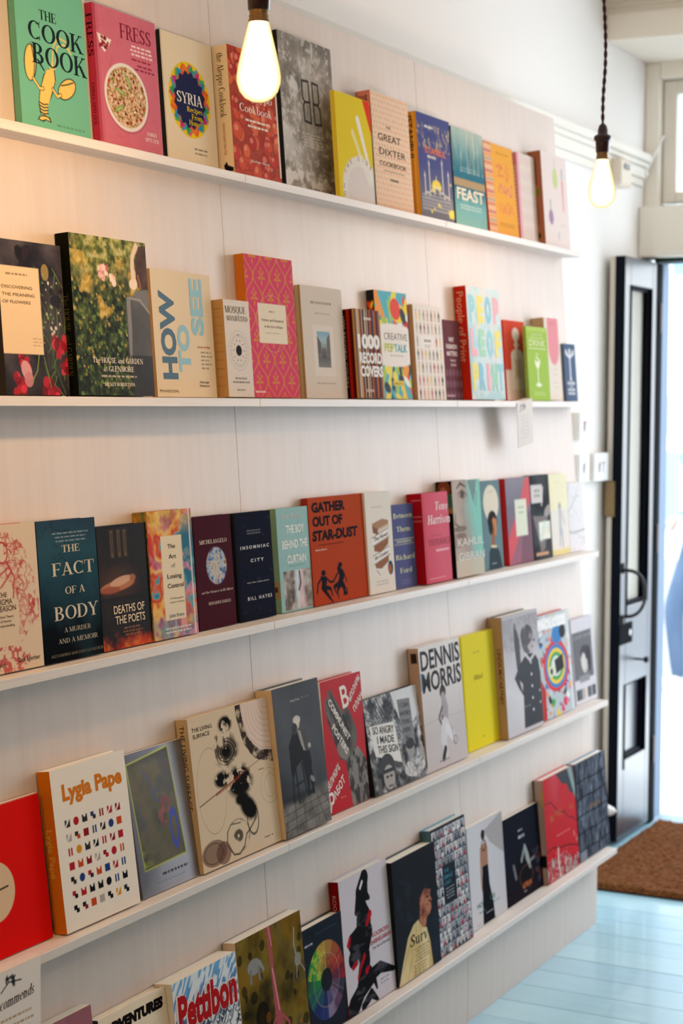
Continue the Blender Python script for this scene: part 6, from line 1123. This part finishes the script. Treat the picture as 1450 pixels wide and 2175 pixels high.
# ------------------------------------------------------------------ person walking outside, cut by the picture edge
def person(x, y, z0):
    e = empty('person', (x, y, z0), (0, 0, math.radians(78)), label='person in pale blue jacket and jeans walking past outside the open door', cat='person')
    V = {'pel': (0, 0, .93, .13), 'wai': (0, .02, 1.06, .125), 'che': (0, .03, 1.28, .15), 'nec': (0, .04, 1.46, .055), 'hd0': (0, .05, 1.55, .07), 'hd1': (0, .06, 1.66, .095), 'hd2': (0, .055, 1.74, .06),
         'hl': (-.09, 0, .90, .10), 'kl': (-.10, .16, .50, .065), 'al': (-.10, .12, .09, .042), 'tl': (-.10, .28, .045, .035),
         'hr': (.09, 0, .90, .10), 'kr': (.10, -.10, .49, .065), 'ar': (.10, -.34, .15, .042), 'tr': (.10, -.26, .03, .035),
         'sl': (-.19, .03, 1.38, .065), 'el': (-.25, -.08, 1.13, .048), 'wl': (-.24, .06, .92, .033), 'ml': (-.235, .10, .87, .034),
         'sr': (.19, .03, 1.38, .065), 'er': (.25, .10, 1.13, .048), 'wr': (.22, .28, 1.0, .033), 'mr': (.21, .33, .98, .034)}
    E = ['pel wai', 'wai che', 'che nec', 'nec hd0', 'hd0 hd1', 'hd1 hd2', 'pel hl', 'hl kl', 'kl al', 'al tl', 'pel hr', 'hr kr', 'kr ar', 'ar tr', 'che sl', 'sl el', 'el wl', 'wl ml', 'che sr', 'sr er', 'er wr', 'wr mr']
    names = list(V); me = bpy.data.meshes.new('body'); me.from_pydata([V[n][:3] for n in names], [[names.index(q) for q in s_.split()] for s_ in E], [])
    o = link('body', me); sk = o.modifiers.new('s', 'SKIN'); ss = o.modifiers.new('ss', 'SUBSURF'); ss.levels = ss.render_levels = 2
    for i, n in enumerate(names): r = V[n][3]; me.skin_vertices[0].data[i].radius = (r, r*.85)
    me.skin_vertices[0].data[0].use_root = True
    bpy.context.view_layer.update(); dg = bpy.context.evaluated_depsgraph_get(); m2 = bpy.data.meshes.new_from_object(o.evaluated_get(dg)); bpy.data.objects.remove(o)
    m2.name = 'body'; mats = [mat('D6BCAC', .6), mat('7A8EA6', .8), mat('50627A', .85), mat('E6E4E0', .6), mat('3A2C24', .8)]
    for m in mats: m2.materials.append(m)
    for p_ in m2.polygons:
        c = p_.center; p_.use_smooth = True
        p_.material_index = 4 if c.z > 1.68 or (c.z > 1.6 and c.y < .03) else 0 if c.z > 1.45 or (abs(c.x) > .19 and c.z < 1.0 and c.z > .8) else 1 if c.z > .92 else 3 if c.z < .12 else 2
    b = link('body', m2, e)
    for sx, (cx, cy, cz) in ((-1, (-.235, .10, .87)), (1, (.21, .33, .98))):
        bm = bmesh.new()
        for i in range(4): tube([(cx-.022+.015*i, cy, cz-.01), (cx-.024+.016*i, cy+.012, cz-.045), (cx-.024+.016*i, cy+.02, cz-.075+.006*abs(i-1.5))], [.009, .008, .006], 6, bm)
        tube([(cx+.028*-sx, cy+.01, cz+.01), (cx+.04*-sx, cy+.03, cz-.03)], [.009, .007], 6, bm); obj('fingers', bm, mats[0], e, True)
    for sx in (-1, 1):
        bm = bmesh.new(); tube([(sx*.03, .148, 1.665), (sx*.03, .15, 1.665)], .009, 8, bm); obj('eye', bm, mat('1E1A1A', .3), e)
    bm = bmesh.new(); tube([(0, .145, 1.65), (0, .17, 1.625)], [.008, .013], 8, bm); obj('nose', bm, mats[0], e, True)
    bm = bmesh.new(); tube([(-.022, .14, 1.588), (0, .147, 1.586), (.022, .14, 1.588)], [.004, .006, .004], 6, bm); obj('mouth', bm, mat('A0605A', .5), e)
    for yy, zz, xx in ((.12, .0, -.10), (-.40, .0, .10)):
        bm = bmesh.new(); box(bm, xx-.045, xx+.045, yy-.06+.02, yy+.20, zz+.0, zz+.05, bev=.015); obj('shoe', bm, mats[3], e)
person(-1.06, 9.62, -.158)
